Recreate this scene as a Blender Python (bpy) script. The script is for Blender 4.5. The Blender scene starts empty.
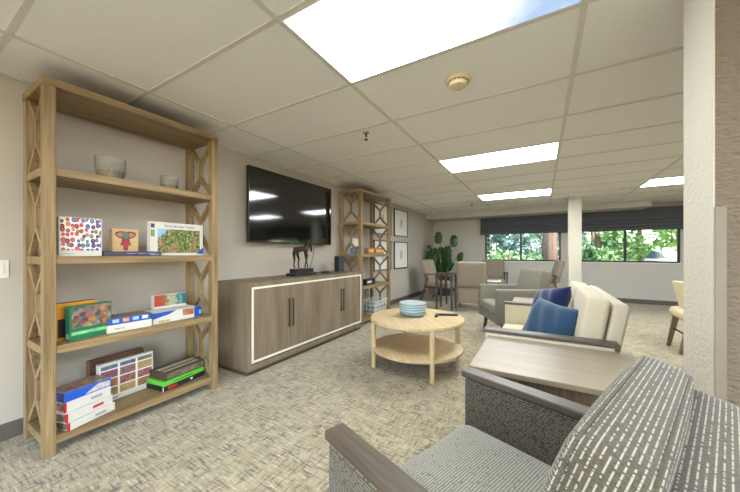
import bpy, bmesh, math, random
from mathutils import Vector, Matrix, Euler
random.seed(7)
S = bpy.context.scene
C = S.collection
PI = math.pi

# ------------------------------------------------------------------ camera
cd = bpy.data.cameras.new('camera')
cd.sensor_width = 36.0
cd.lens = 294.0 * 36 / 740
cd.shift_x = 1.0 / 740
cd.shift_y = 6.5 / 740
cd.clip_start = 0.02
cam = bpy.data.objects.new('camera', cd)
cam.location = (0, 0, 1.14)
cam.rotation_euler = (PI / 2, 0, 0.53)
C.objects.link(cam)
S.camera = cam

# ------------------------------------------------------------------ light and exposure
S.view_settings.view_transform = 'Standard'
S.view_settings.look = 'None'
S.view_settings.gamma = 1.0
S.view_settings.use_curve_mapping = False
S.view_settings.exposure = 0.82
S.cycles.max_bounces = 10
S.cycles.diffuse_bounces = 6
S.cycles.glossy_bounces = 4
S.cycles.sample_clamp_indirect = 6.0
S.cycles.caustics_reflective = False
S.cycles.caustics_refractive = False

PANEL = 13.0          # strength of the ceiling light diffusers
W = bpy.data.worlds.new('sky')
S.world = W
W.use_nodes = True
wn, wl = W.node_tree.nodes, W.node_tree.links
wn.clear()
wo = wn.new('ShaderNodeOutputWorld')
wb = wn.new('ShaderNodeBackground')
sk = wn.new('ShaderNodeTexSky')
sk.sky_type = 'NISHITA'
sk.sun_disc = False
sk.sun_elevation = math.radians(50)
sk.sun_rotation = math.radians(120)
sk.altitude = 50
wb.inputs['Strength'].default_value = 0.85
wl.new(sk.outputs[0], wb.inputs[0])
wl.new(wb.outputs[0], wo.inputs[0])

sd = bpy.data.lights.new('sun', 'SUN')
sd.energy = 6.5
sd.angle = math.radians(1.5)
sd.color = (1.0, 0.96, 0.88)
sun = bpy.data.objects.new('sun', sd)
sun.rotation_euler = (math.radians(42), 0, math.radians(62))
sun.location = (12, 4, 14)
C.objects.link(sun)


# ------------------------------------------------------------------ materials
def srgb(r, g, b):
    f = lambda v: (v / 255 / 12.92) if v / 255 <= 0.04045 else ((v / 255 + 0.055) / 1.055) ** 2.4
    return (f(r), f(g), f(b), 1)


class NT:
    def __init__(self, name):
        self.m = bpy.data.materials.new(name)
        self.m.use_nodes = True
        self.t = self.m.node_tree
        self.n = self.t.nodes
        self.b = self.n['Principled BSDF']

    def new(self, kind, **kw):
        x = self.n.new(kind)
        for k, v in kw.items():
            if isinstance(k, str) and hasattr(x, k):
                setattr(x, k, v)
        return x

    def link(self, a, b):
        self.t.links.new(a, b)

    def coords(self, scale=(1, 1, 1), loc=(0, 0, 0), kind='Object'):
        tc = self.new('ShaderNodeTexCoord')
        mp = self.new('ShaderNodeMapping')
        mp.inputs['Scale'].default_value = scale
        mp.inputs['Location'].default_value = loc
        self.link(tc.outputs[kind], mp.inputs[0])
        return mp.outputs[0]

    def noise(self, vec, scale=5, detail=3, rough=0.5):
        x = self.new('ShaderNodeTexNoise')
        x.inputs['Scale'].default_value = scale
        x.inputs['Detail'].default_value = detail
        x.inputs['Roughness'].default_value = rough
        self.link(vec, x.inputs['Vector'])
        return x.outputs['Fac']

    def ramp(self, fac, stops):
        x = self.new('ShaderNodeValToRGB')
        e = x.color_ramp.elements
        while len(e) < len(stops):
            e.new(0.5)
        for i, (p, c) in enumerate(stops):
            e[i].position = p
            e[i].color = c if len(c) == 4 else (*c, 1)
        self.link(fac, x.inputs[0])
        return x.outputs[0]

    def math(self, op, a, b=None, clamp=False):
        x = self.new('ShaderNodeMath', operation=op)
        x.use_clamp = clamp
        for i, v in enumerate((a, b)):
            if v is None:
                continue
            if isinstance(v, (int, float)):
                x.inputs[i].default_value = v
            else:
                self.link(v, x.inputs[i])
        return x.outputs[0]

    def mix(self, fac, a, b, blend='MIX'):
        x = self.new('ShaderNodeMix', data_type='RGBA', blend_type=blend)
        for i, v in ((0, fac), (6, a), (7, b)):
            if isinstance(v, (int, float)):
                x.inputs[i].default_value = v
            elif isinstance(v, tuple):
                x.inputs[i].default_value = v
            else:
                self.link(v, x.inputs[i])
        return x.outputs[2]

    def bump(self, h, strength=0.3, dist=0.01):
        x = self.new('ShaderNodeBump')
        x.inputs['Strength'].default_value = strength
        x.inputs['Distance'].default_value = dist
        self.link(h, x.inputs['Height'])
        self.link(x.outputs[0], self.b.inputs['Normal'])

    def color(self, c):
        if isinstance(c, tuple):
            self.b.inputs['Base Color'].default_value = c
        else:
            self.link(c, self.b.inputs['Base Color'])

    def rough(self, v):
        self.b.inputs['Roughness'].default_value = v

    def spec(self, v):
        self.b.inputs['Specular IOR Level'].default_value = v


_mc = {}


def plain(name, col, rough=0.6, metal=0.0, var=0.06, spec=0.5, nscale=12):
    if name in _mc:
        return _mc[name]
    n = NT(name)
    v = n.noise(n.coords(), nscale, 3)
    d = tuple(x * (1 - var) for x in col[:3]) + (1,)
    l = tuple(min(1, x * (1 + var)) for x in col[:3]) + (1,)
    n.color(n.ramp(v, [(0.3, d), (0.7, l)]))
    n.rough(rough)
    n.spec(spec)
    n.b.inputs['Metallic'].default_value = metal
    _mc[name] = n.m
    return n.m


def wood(name, light, dark, axis='Z', fine=55, rough=0.5, knots=0.35, spec=0.4, contrast=1.0):
    key = name + axis
    if key in _mc:
        return _mc[key]
    n = NT(name + '_grain_' + axis.lower())
    i = 'XYZ'.index(axis)
    sc = [fine] * 3
    sc[i] = fine * 0.045
    a = n.noise(n.coords(tuple(sc)), 1.0, 4, 0.6)
    sc2 = [7.0] * 3
    sc2[i] = 1.2
    b = n.noise(n.coords(tuple(sc2), (3, 1, 2)), 1.0, 2)
    f = n.math('ADD', n.math('MULTIPLY', a, 1 - knots), n.math('MULTIPLY', b, knots))
    n.color(n.ramp(f, [(0.5 - 0.17 / contrast, dark), (0.5 + 0.13 / contrast, light)]))
    n.rough(rough)
    n.spec(spec)
    n.bump(a, 0.08, 0.002)
    _mc[key] = n.m
    return n.m


def woven(name, base, light, across='X', along='Y', pitch=0.017, dash=0.03, width=0.2, cover=0.47, sheen=0.2):
    """upholstery cloth with rows of pale dashes"""
    if name in _mc:
        return _mc[name]
    n = NT(name)
    tc = n.new('ShaderNodeTexCoord')
    sp = n.new('ShaderNodeSeparateXYZ')
    n.link(tc.outputs['Object'], sp.inputs[0])
    if across == 'ZY':      # rows run across the cushion on every face
        ns = n.new('ShaderNodeSeparateXYZ')
        n.link(tc.outputs['Normal'], ns.inputs[0])
        isf = n.math('GREATER_THAN', n.math('ABSOLUTE', ns.outputs['Y']), 0.72)
        ac = n.math('ADD', n.math('MULTIPLY', isf, sp.outputs['Z']), n.math('MULTIPLY', n.math('SUBTRACT', 1.0, isf), sp.outputs['Y']))
    else:
        ac = sp.outputs[across]
    A = n.math('DIVIDE', ac, pitch)
    row = n.math('FLOOR', A)
    fr = n.math('ABSOLUTE', n.math('SUBTRACT', n.math('FRACT', A), 0.5))
    if len(along) > 1:
        L0 = n.math('SUBTRACT', sp.outputs[along[0]], sp.outputs[along[1]])
    else:
        L0 = sp.outputs[along]
    L = n.math('DIVIDE', L0, dash)
    cb = n.new('ShaderNodeCombineXYZ')
    n.link(n.math('MULTIPLY', row, 7.31), cb.inputs[0])
    n.link(L, cb.inputs[1])
    g = n.noise(cb.outputs[0], 1.0, 1)
    line = n.math('LESS_THAN', fr, width)
    ds = n.math('GREATER_THAN', g, cover)
    mask = n.math('MULTIPLY', line, ds)
    hv = n.noise(n.coords((260, 260, 260)), 1.0, 2)
    dk = tuple(x * 0.62 for x in base[:3]) + (1,)
    bc = n.ramp(hv, [(0.35, dk), (0.62, base)])
    n.color(n.mix(mask, bc, light))
    n.rough(0.95)
    n.spec(0.15)
    n.b.inputs['Sheen Weight'].default_value = sheen
    n.bump(n.math('ADD', mask, n.math('MULTIPLY', hv, 0.6)), 0.5, 0.003)
    _mc[name] = n.m
    return n.m


def cloth(name, col, rough=0.95, weave=220, var=0.18, sheen=0.1):
    if name in _mc:
        return _mc[name]
    n = NT(name)
    h = n.noise(n.coords((weave,) * 3), 1.0, 2)
    d = tuple(x * (1 - var) for x in col[:3]) + (1,)
    l = tuple(min(1, x * (1 + var)) for x in col[:3]) + (1,)
    n.color(n.ramp(h, [(0.35, d), (0.65, l)]))
    n.rough(rough)
    n.spec(0.2)
    n.b.inputs['Sheen Weight'].default_value = sheen
    n.bump(h, 0.25, 0.002)
    _mc[name] = n.m
    return n.m


def ribbed(name, col, axis='X', pitch=0.011):
    if name in _mc:
        return _mc[name]
    n = NT(name)
    tc = n.new('ShaderNodeTexCoord')
    sp = n.new('ShaderNodeSeparateXYZ')
    n.link(tc.outputs['Object'], sp.inputs[0])
    s = n.math('SINE', n.math('MULTIPLY', sp.outputs[axis], 2 * PI / pitch))
    h = n.noise(n.coords((150,) * 3), 1.0, 2)
    d = tuple(x * 0.62 for x in col[:3]) + (1,)
    l = tuple(min(1, x * 1.25) for x in col[:3]) + (1,)
    f = n.math('ADD', n.math('MULTIPLY', n.math('ADD', s, 1.0), 0.3), n.math('MULTIPLY', h, 0.4))
    n.color(n.ramp(f, [(0.2, d), (0.75, l)]))
    n.rough(0.9)
    n.b.inputs['Sheen Weight'].default_value = 0.3
    n.bump(s, 0.5, 0.002)
    _mc[name] = n.m
    return n.m


def wallpaint(name, col, bump=0.25, scale=55):
    n = NT(name)
    v = n.noise(n.coords(), 1.3, 3)
    d = tuple(x * 0.95 for x in col[:3]) + (1,)
    n.color(n.ramp(v, [(0.3, d), (0.7, col)]))
    n.rough(0.75)
    n.spec(0.3)
    n.bump(n.noise(n.coords((1, 1, 1.9)), scale, 4, 0.55), bump, 0.02)
    return n.m


def mosaic(name, scale=60, sat=0.8, dark=0.25, vmax=0.9, tint=None, tintf=0.0, stretch=(1, 1, 1)):
    """printed picture made of many small coloured patches"""
    if name in _mc:
        return _mc[name]
    n = NT(name)
    co = n.coords(stretch)
    v = n.new('ShaderNodeTexVoronoi')
    v.inputs['Scale'].default_value = scale * 0.6
    n.link(co, v.inputs['Vector'])
    hs = n.new('ShaderNodeHueSaturation')
    hs.inputs['Saturation'].default_value = min(1.15, 0.3 + sat)
    hs.inputs['Value'].default_value = vmax
    sc = n.new('ShaderNodeSeparateColor')
    n.link(v.outputs['Color'], sc.inputs[0])
    pal = n.ramp(sc.outputs[0], [(0.0, srgb(30, 40, 90)), (0.14, srgb(170, 40, 44)), (0.28, srgb(226, 176, 60)), (0.42, srgb(60, 120, 70)),
                                 (0.56, srgb(210, 110, 50)), (0.7, srgb(60, 120, 180)), (0.84, srgb(224, 208, 176)), (0.95, srgb(50, 40, 36))])
    n.link(pal, hs.inputs['Color'])
    lum = n.noise(n.coords(stretch), scale * 0.4, 3)
    c = n.mix(n.math('MULTIPLY', n.math('SUBTRACT', 0.72, lum), 1.8, True), hs.outputs[0], (dark * 0.2, dark * 0.2, dark * 0.2, 1))
    if tint:
        c = n.mix(tintf, c, tint)
    n.color(c)
    n.rough(0.35)
    _mc[name] = n.m
    return n.m


OAK_L, OAK_D = srgb(164, 140, 102), srgb(98, 78, 50)
def oak(ax): return wood('light_oak', OAK_L, OAK_D, ax, 48, 0.5)
def greyoak(ax): return wood('grey_oak', srgb(136, 121, 100), srgb(104, 90, 72), ax, 38, 0.5, knots=0.6)
def ash(ax): return wood('blond_ash', srgb(214, 190, 148), srgb(188, 160, 116), ax, 40, 0.45)
def darkwood(ax): return wood('dark_walnut', srgb(98, 87, 74), srgb(62, 53, 44), ax, 60, 0.38, spec=0.5)
def tablewood(ax): return wood('weathered_grey_wood', srgb(156, 143, 123), srgb(136, 123, 104), ax, 40, 0.34)
def brownwood(ax): return wood('ribbed_brown_wood', srgb(120, 102, 86), srgb(78, 62, 50), ax, 70, 0.5)

WHITE = plain('white_plastic', srgb(232, 230, 224), 0.4, var=0.02)
BLACK = plain('black_plastic', srgb(24, 24, 25), 0.35, var=0.1)
BLACKM = plain('black_metal', srgb(38, 34, 32), 0.4, 0.6)


# ------------------------------------------------------------------ mesh helpers
class MB:
    def __init__(self):
        self.v, self.f = [], []

    def add(self, vs, fs):
        o = len(self.v)
        self.v += [tuple(x) for x in vs]
        self.f += [tuple(i + o for i in q) for q in fs]
        return self

    def box(self, x0, y0, z0, x1, y1, z1):
        vs = [(x, y, z) for z in (z0, z1) for y in (y0, y1) for x in (x0, x1)]
        return self.add(vs, [(0, 2, 3, 1), (4, 5, 7, 6), (0, 1, 5, 4), (2, 6, 7, 3), (0, 4, 6, 2), (1, 3, 7, 5)])

    def beam(self, p, q, w, t, up=(0, 0, 1), w2=None, t2=None):
        """rectangular bar from p to q; w is across, t is along 'up'"""
        p, q = Vector(p), Vector(q)
        d = (q - p).normalized()
        u = Vector(up)
        if abs(d.dot(u)) > 0.98:
            u = Vector((0, 1, 0))
        s = d.cross(u).normalized()
        u = s.cross(d).normalized()
        w2, t2 = w2 or w, t2 or t
        vs = []
        for c, a, b in ((p, w, t), (q, w2, t2)):
            for i, j in ((-1, -1), (1, -1), (1, 1), (-1, 1)):
                vs.append(c + s * a / 2 * i + u * b / 2 * j)
        return self.add(vs, [(3, 2, 1, 0), (4, 5, 6, 7), (0, 1, 5, 4), (1, 2, 6, 5), (2, 3, 7, 6), (3, 0, 4, 7)])

    def tube(self, pts, radii, n=12):
        pts = [Vector(p) for p in pts]
        if not isinstance(radii, (list, tuple)):
            radii = [radii] * len(pts)
        vs, fs = [], []
        for i, p in enumerate(pts):
            a = pts[max(i - 1, 0)]
            b = pts[min(i + 1, len(pts) - 1)]
            d = (b - a).normalized()
            u = Vector((0, 0, 1)) if abs(d.z) < 0.9 else Vector((1, 0, 0))
            s = d.cross(u).normalized()
            u = s.cross(d)
            for k in range(n):
                t = 2 * PI * k / n
                vs.append(p + (s * math.cos(t) + u * math.sin(t)) * radii[i])
        for i in range(len(pts) - 1):
            for k in range(n):
                a, b = i * n + k, i * n + (k + 1) % n
                fs.append((a, b, b + n, a + n))
        fs.append(tuple(range(n))[::-1])
        fs.append(tuple((len(pts) - 1) * n + k for k in range(n)))
        return self.add(vs, fs)

    def lathe(self, prof, c=(0, 0, 0), n=40):
        vs, fs = [], []
        for r, z in prof:
            for k in range(n):
                t = 2 * PI * k / n
                vs.append((c[0] + r * math.cos(t), c[1] + r * math.sin(t), c[2] + z))
        m = len(prof)
        for i in range(m - 1):
            for k in range(n):
                a, b = i * n + k, i * n + (k + 1) % n
                fs.append((a, b, b + n, a + n))
        fs.append(tuple(range(n))[::-1])
        fs.append(tuple((m - 1) * n + k for k in range(n)))
        return self.add(vs, fs)

    def prism(self, pts, axis, a, b):
        """outline of 2D points extruded along axis from a to b"""
        def mk(p, h):
            return {'X': (h, p[0], p[1]), 'Y': (p[0], h, p[1]), 'Z': (p[0], p[1], h)}[axis]
        n = len(pts)
        vs = [mk(p, a) for p in pts] + [mk(p, b) for p in pts]
        fs = [tuple(range(n))[::-1], tuple(range(n, 2 * n))]
        fs += [(i, (i + 1) % n, n + (i + 1) % n, n + i) for i in range(n)]
        return self.add(vs, fs)

    def cushion(self, c, size, r=0.04, puff=0.0, n=12, thin=2, crown=0.0, sag=0.0):
        hx = [s / 2 for s in size]
        bm = bmesh.new()
        bmesh.ops.create_cube(bm, size=2)
        bmesh.ops.subdivide_edges(bm, edges=bm.edges, cuts=n, use_grid_fill=True)
        oth = [i for i in range(3) if i != thin]
        vs = []
        for v in bm.verts:
            # ease the grid towards the corners so the rounding has vertices
            q = [math.sin(x * PI / 2) if abs(x) < 1 else x for x in v.co]
            p = [q[i] * hx[i] for i in range(3)]
            inner = [max(-(hx[i] - r), min(hx[i] - r, p[i])) for i in range(3)]
            d = Vector([p[i] - inner[i] for i in range(3)])
            if d.length > 1e-9:
                d = d.normalized() * r
            p = [inner[i] + d[i] for i in range(3)]
            a, b = q[oth[0]], q[oth[1]]
            k = (1 - a * a) * (1 - b * b)
            p[thin] += (1 if q[thin] > 0 else -1) * puff * k * abs(q[thin])
            if crown:
                p[oth[1]] += crown * (1 - a * a) * max(0, b)
            vs.append((p[0] + c[0], p[1] + c[1], p[2] + c[2]))
        fs = [tuple(v.index for v in f.verts) for f in bm.faces]
        bm.free()
        return self.add(vs, fs)

    def build(self, name, mat, parent=None, bevel=0.0, smooth=False, loc=None, rot=None, seg=2):
        me = bpy.data.meshes.new(name)
        me.from_pydata(self.v, [], self.f)
        bm = bmesh.new()
        bm.from_mesh(me)
        bmesh.ops.recalc_face_normals(bm, faces=bm.faces)
        bm.to_mesh(me)
        bm.free()
        me.materials.append(mat)
        if smooth:
            for p in me.polygons:
                p.use_smooth = True
        me.update()
        o = bpy.data.objects.new(name, me)
        C.objects.link(o)
        if parent:
            o.parent = parent
        if loc:
            o.location = loc
        if rot:
            o.rotation_euler = rot
        if smooth == 'auto':
            me.set_sharp_from_angle(angle=math.radians(40))
        if bevel:
            b = o.modifiers.new('bevel', 'BEVEL')
            b.width = bevel
            b.segments = seg
            b.limit_method = 'ANGLE'
            b.angle_limit = math.radians(40)
        return o


def B(*a):
    return MB().box(*a)


def thing(name, label, cat, loc=(0, 0, 0), rz=0.0, group=None):
    o = bpy.data.objects.new(name, None)
    o.empty_display_size = 0.1
    C.objects.link(o)
    o.location = loc
    o.rotation_euler = (0, 0, rz)
    o['label'] = label
    o['category'] = cat
    if group:
        o['group'] = group
    return o


def tag(o, label, cat, group=None):
    o['label'] = label
    o['category'] = cat
    if group:
        o['group'] = group
    return o


def struct(o):
    o['kind'] = 'structure'
    return o


def dup(root, loc=None, rz=None, label=None, group=None):
    def cp(o, par):
        c = o.copy()
        C.objects.link(c)
        if par:
            c.parent = par
        for ch in list(o.children):
            cp(ch, c)
        return c
    r = cp(root, None)
    if loc is not None:
        r.location = loc
    if rz is not None:
        r.rotation_euler = (0, 0, rz)
    if label:
        r['label'] = label
    if group:
        r['group'] = group
    return r


def text(body, size, mat, parent, loc, rot, name='lettering', depth=0.0004, align='CENTER', sx=1.0):
    cu = bpy.data.curves.new(name, 'FONT')
    cu.body = body
    cu.size = size
    cu.extrude = depth
    cu.align_x = align
    cu.align_y = 'CENTER'
    cu.materials.append(mat)
    tmp = bpy.data.objects.new(name, cu)
    C.objects.link(tmp)
    bpy.context.view_layer.update()
    me = bpy.data.meshes.new_from_object(tmp.evaluated_get(bpy.context.evaluated_depsgraph_get()))
    bpy.data.objects.remove(tmp)
    bpy.data.curves.remove(cu)
    if not me.materials:
        me.materials.append(mat)
    o = bpy.data.objects.new(name, me)
    C.objects.link(o)
    o.parent = parent
    o.location = loc
    o.rotation_euler = rot
    o.scale = (sx, 1, 1)
    return o


# ------------------------------------------------------------------ the room
CEIL = 2.223
XL, YB, XR, YN = -2.82, 8.69, 6.6, -3.6

# carpet
n = NT('flecked_carpet')
base = n.noise(n.coords((9, 9, 9)), 1.0, 3)
col = n.ramp(base, [(0.3, srgb(162, 149, 118)), (0.7, srgb(182, 169, 138))])
hx = n.noise(n.coords((11, 75, 1)), 1.0, 3, 0.6)
hy = n.noise(n.coords((75, 11, 1), (5, 9, 0)), 1.0, 3, 0.6)
lx = n.noise(n.coords((10, 95, 1), (2, 31, 0)), 1.0, 2, 0.6)
ly = n.noise(n.coords((95, 10, 1), (17, 3, 0)), 1.0, 2, 0.6)
patch = n.noise(n.coords((6, 6, 1), (4, 4, 0)), 1.0, 2)
pm = n.ramp(patch, [(0.35, (0.4, 0.4, 0.4)), (0.6, (1, 1, 1))])
dx = n.math('MULTIPLY', n.ramp(hx, [(0.52, (0, 0, 0)), (0.62, (1, 1, 1))]), pm)
dy = n.math('MULTIPLY', n.ramp(hy, [(0.52, (0, 0, 0)), (0.62, (1, 1, 1))]), pm)
col = n.mix(n.ramp(lx, [(0.56, (0, 0, 0)), (0.68, (0.8, 0.8, 0.8))]), col, srgb(214, 204, 180))
col = n.mix(n.ramp(ly, [(0.56, (0, 0, 0)), (0.68, (0.8, 0.8, 0.8))]), col, srgb(152, 141, 116))
col = n.mix(n.math('MULTIPLY', dx, 0.9), col, srgb(90, 86, 80))
col = n.mix(n.math('MULTIPLY', dy, 0.85), col, srgb(98, 93, 85))
n.color(col)
n.rough(0.95)
n.spec(0.2)
n.b.inputs['Sheen Weight'].default_value = 0.25
pile = n.noise(n.coords(), 500, 1)
n.bump(pile, 0.4, 0.004)
CARPET = n.m
struct(B(XL - 0.1, YN, -0.12, XR + 0.1, YB + 0.1, 0).build('floor', CARPET))

# ceiling tiles
n = NT('ceiling_tile')
v = n.noise(n.coords((140, 140, 140)), 1.0, 2)
n.color(n.ramp(v, [(0.35, srgb(240, 240, 238)), (0.6, srgb(245, 245, 243))]))
n.rough(0.85)
n.spec(0.25)
n.bump(v, 0.15, 0.003)
TILE = n.m
struct(B(XL - 0.1, YN, CEIL, XR + 0.1, YB + 0.1, CEIL + 0.12).build('ceiling', TILE))
# grid of T bars
GX0, GY0, GDX, GDY = -2.274, 1.57, 1.2192, 0.6096
gm = MB()
bw = 0.012
i = 0
while GX0 + i * GDX < XR:
    x = GX0 + i * GDX
    gm.box(x - bw, YN, CEIL - 0.006, x + bw, YB, CEIL + 0.002)
    i += 1
j = -8
while GY0 + j * GDY < YB:
    y = GY0 + j * GDY
    gm.box(XL, y - bw, CEIL - 0.0055, XR, y + bw, CEIL + 0.002)
    j += 1
gm.box(XL, YN, CEIL - 0.006, XL + 0.02, YB, CEIL + 0.002)
GRIDM = plain('grid_bar_paint', srgb(216, 214, 206), 0.5, var=0.02)
struct(gm.build('ceiling_grid', GRIDM))

WALLM = wallpaint('warm_grey_wall_paint', srgb(192, 185, 174), 0.10, 60)
BACKM = wallpaint('pale_wall_paint', srgb(206, 202, 195), 0.10, 60)
PARTM = wallpaint('taupe_textured_paint', srgb(126, 113, 98), 1.0, 38)
ENDM = wallpaint('cream_textured_paint', srgb(208, 201, 184), 0.4, 38)

struct(B(XL - 0.15, YN, 0, XL, YB + 0.1, CEIL + 0.05).build('wall_left', WALLM))

# back wall with window openings
SILL, HEAD = 0.915, 2.06
wins = [(-1.35, 0.42), (0.76, 2.54), (2.90, 4.66)]
wm = MB()
wm.box(XL, YB, 0, XR, YB + 0.16, SILL)
wm.box(XL, YB, HEAD, XR, YB + 0.16, CEIL + 0.05)
xs = [XL] + [q for w_ in wins for q in w_] + [XR]
for a, b in zip(xs[0::2], xs[1::2]):
    wm.box(a, YB, SILL, b, YB + 0.16, HEAD)
struct(wm.build('wall_back', BACKM))
# right wall with two windows
wm = MB()
wm.box(XR, YN, 0, XR + 0.16, YB + 0.16, SILL)
wm.box(XR, YN, HEAD, XR + 0.16, YB + 0.16, CEIL + 0.05)
ys = [YN, 0.6, 2.6, 3.4, 5.4, 6.2, 8.0, YB + 0.16]
for a, b in zip(ys[0::2], ys[1::2]):
    wm.box(XR, a, SILL, XR + 0.16, b, HEAD)
struct(wm.build('wall_right', BACKM))

FRAMEM = plain('black_window_frame', srgb(40, 42, 44), 0.4, 0.3)
n = NT('window_glass')
n.color((1, 1, 1, 1))
n.b.inputs['Transmission Weight'].default_value = 1.0
n.rough(0.0)
n.b.inputs['IOR'].default_value = 1.02
GLASS = n.m
SILLM = plain('white_sill_paint', srgb(226, 224, 218), 0.5, var=0.02)


def window(k, x0, x1, y, axis='X'):
    m = MB()
    def bx(a0, a1, z0, z1, d0=0.03, d1=0.08):
        if axis == 'X':
            m.box(a0, y + d0, z0, a1, y + d1, z1)
        else:
            m.box(y + d0, a0, z0, y + d1, a1, z1)
    t = 0.035
    bx(x0, x1, SILL, SILL + t)
    bx(x0, x1, HEAD - t, HEAD)
    bx(x0, x0 + t, SILL + t, HEAD - t)
    bx(x1 - t, x1, SILL + t, HEAD - t)
    xm = (x0 + x1) / 2
    bx(xm - 0.022, xm + 0.022, SILL + t, HEAD - t, 0.028, 0.085)
    r = struct(m.build('window_%d' % k, FRAMEM))
    g = MB()
    if axis == 'X':
        g.box(x0 + t, y + 0.052, SILL + t, x1 - t, y + 0.056, HEAD - t)
    else:
        g.box(y + 0.052, x0 + t, SILL + t, y + 0.056, x1 - t, HEAD - t)
    g.build('window_pane', GLASS, r)
    s = MB()
    if axis == 'X':
        s.box(x0 - 0.02, y - 0.015, SILL - 0.022, x1 + 0.02, y + 0.03, SILL + 0.002)
    else:
        s.box(y - 0.015, x0 - 0.02, SILL - 0.022, y + 0.03, x1 + 0.02, SILL + 0.002)
    s.build('window_sill', SILLM, r, bevel=0.004)


for k, (a, b) in enumerate(wins):
    window(k + 1, a, b, YB)
for k, (a, b) in enumerate(zip(ys[1:-1:2], ys[2:-1:2])):
    window(k + 4, a, b, XR, 'Y')

# soffit along the back wall
struct(B(XL, 8.02, 2.078, 1.93, YB, CEIL).build('soffit', BACKM, bevel=0.004))
# square column
struct(B(0.458, 6.9, 0, 0.667, 7.11, CEIL).build('column', ENDM, bevel=0.004))
# partition wall on the right, with its cream end and a corner guard
PX, PY0, PY1 = 0.50, 1.44, 1.682
struct(B(PX + 0.004, PY0, 0, 3.4, PY1, CEIL).build('wall_partition', PARTM))
struct(B(PX, PY0 + 0.001, 0, PX + 0.004, PY1 - 0.001, CEIL).build('wall_partition_end', ENDM))
GUARD = plain('taupe_vinyl', srgb(128, 116, 101), 0.5, var=0.03)
struct(B(PX + 0.002, PY0 - 0.004, 0.1, PX + 0.03, PY0, 1.293).build('trim_1', GUARD, bevel=0.0015))

BASEM = plain('dark_taupe_rubber', srgb(96, 88, 80), 0.55, var=0.05)
struct(B(XL, YN, 0, XL + 0.012, YB, 0.1).build('baseboard_left', BASEM, bevel=0.003))
struct(B(XL + 0.012, YB - 0.012, 0, XR, YB, 0.1).build('baseboard_back', BASEM, bevel=0.003))
m = MB()
m.box(PX - 0.012, PY0 - 0.012, 0, 3.4, PY0 - 0.004, 0.1)
m.box(PX - 0.012, PY0 - 0.004, 0, PX, PY1, 0.1)
struct(m.build('baseboard_partition', BASEM))

# ------------------------------------------------------------------ ceiling lights
n = NT('light_diffuser')
n.b.inputs['Base Color'].default_value = (0.8, 0.8, 0.8, 1)
n.b.inputs['Emission Color'].default_value = (0.90, 0.96, 1.0, 1)
n.b.inputs['Emission Strength'].default_value = PANEL
LIGHTM = n.m
# printed sky film: pale blue to the far side, white cloud elsewhere
n = NT('sky_print_diffuser')
co = n.coords((1, 1, 1))
cl = n.noise(co, 2.6, 3, 0.5)
sp = n.new('ShaderNodeSeparateXYZ')
n.link(co, sp.inputs[0])
g = n.math('ADD', n.math('MULTIPLY', sp.outputs['X'], 0.62), n.math('MULTIPLY', sp.outputs['Y'], 0.1))
f = n.math('ADD', g, n.math('MULTIPLY', cl, 0.55))
n.link(n.ramp(f, [(0.34, (0.90, 0.96, 1.0)), (0.45, (0.045, 0.047, 0.048)), (0.60, (0.019, 0.027, 0.040))]), n.b.inputs['Emission Color'])
n.b.inputs['Base Color'].default_value = (0.08, 0.08, 0.08, 1)
n.b.inputs['Emission Strength'].default_value = PANEL
SKYM = n.m


def light_panel(i, j, label, mat=LIGHTM, name='ceiling_light'):
    x0, y0 = GX0 + i * GDX, GY0 + j * GDY
    t = thing(name, label, 'light', (x0 + GDX / 2, y0 + GDY / 2, CEIL - 0.006), 0, 'recessed ceiling light panels')
    w, d = GDX / 2 - bw, GDY / 2 - bw
    m = MB()
    e = 0.008
    m.box(-w, -d, -0.001, w, -d + e, 0.005)
    m.box(-w, d - e, -0.001, w, d, 0.005)
    m.box(-w, -d + e, -0.001, -w + e, d - e, 0.005)
    m.box(w - e, -d + e, -0.001, w, d - e, 0.005)
    m.build('frame', WHITE, t)
    B(-w + e, -d + e, 0.0, w - e, d - e, 0.004).build('diffuser', mat, t)
    return t


light_panel(1, -1, 'large bright ceiling panel nearest the camera with a faint blue sky print', SKYM)
light_panel(1, 3, 'second lit ceiling panel, in the tile row past the smoke detector')
light_panel(1, 7, 'narrow-looking lit ceiling panel nearest the window soffit')
light_panel(3, 7, 'lit ceiling panel at the right, beside the partition edge')
light_panel(3, 3, 'lit ceiling panel behind the textured partition')
light_panel(1, -5, 'lit ceiling panel behind the camera')
light_panel(3, -2, 'lit ceiling panel above the right side in front of the partition')

# smoke detector and sprinklers
CREAM = plain('aged_cream_plastic', srgb(226, 208, 172), 0.45, var=0.03)
t = thing('smoke_detector', 'round cream smoke detector on the ceiling tile beside the large light panel', 'smoke detector', (-0.45, 1.87, CEIL))
MB().lathe([(0.075, 0), (0.077, -0.012), (0.07, -0.02), (0.03, -0.021)]).build('base', CREAM, t, smooth='auto')
MB().lathe([(0.056, -0.018), (0.058, -0.03), (0.05, -0.044), (0.03, -0.05), (0.0, -0.051)]).build('sensor_cap', CREAM, t, smooth='auto')
vm = MB()
for k in range(14):
    a = 2 * PI * k / 14
    vm.beam((0.0575 * math.cos(a), 0.0575 * math.sin(a), -0.024), (0.0575 * math.cos(a + 0.28), 0.0575 * math.sin(a + 0.28), -0.024), 0.004, 0.005)
vm.build('vent_slot', plain('vent_brown', srgb(120, 100, 70), 0.6), t)
B(-0.006, 0.02, -0.052, 0.006, 0.032, -0.049).build('indicator_lens', plain('grey_lens', srgb(180, 170, 150), 0.3), t)

CHROME = plain('brushed_chrome', srgb(190, 186, 176), 0.3, 0.9)


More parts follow.
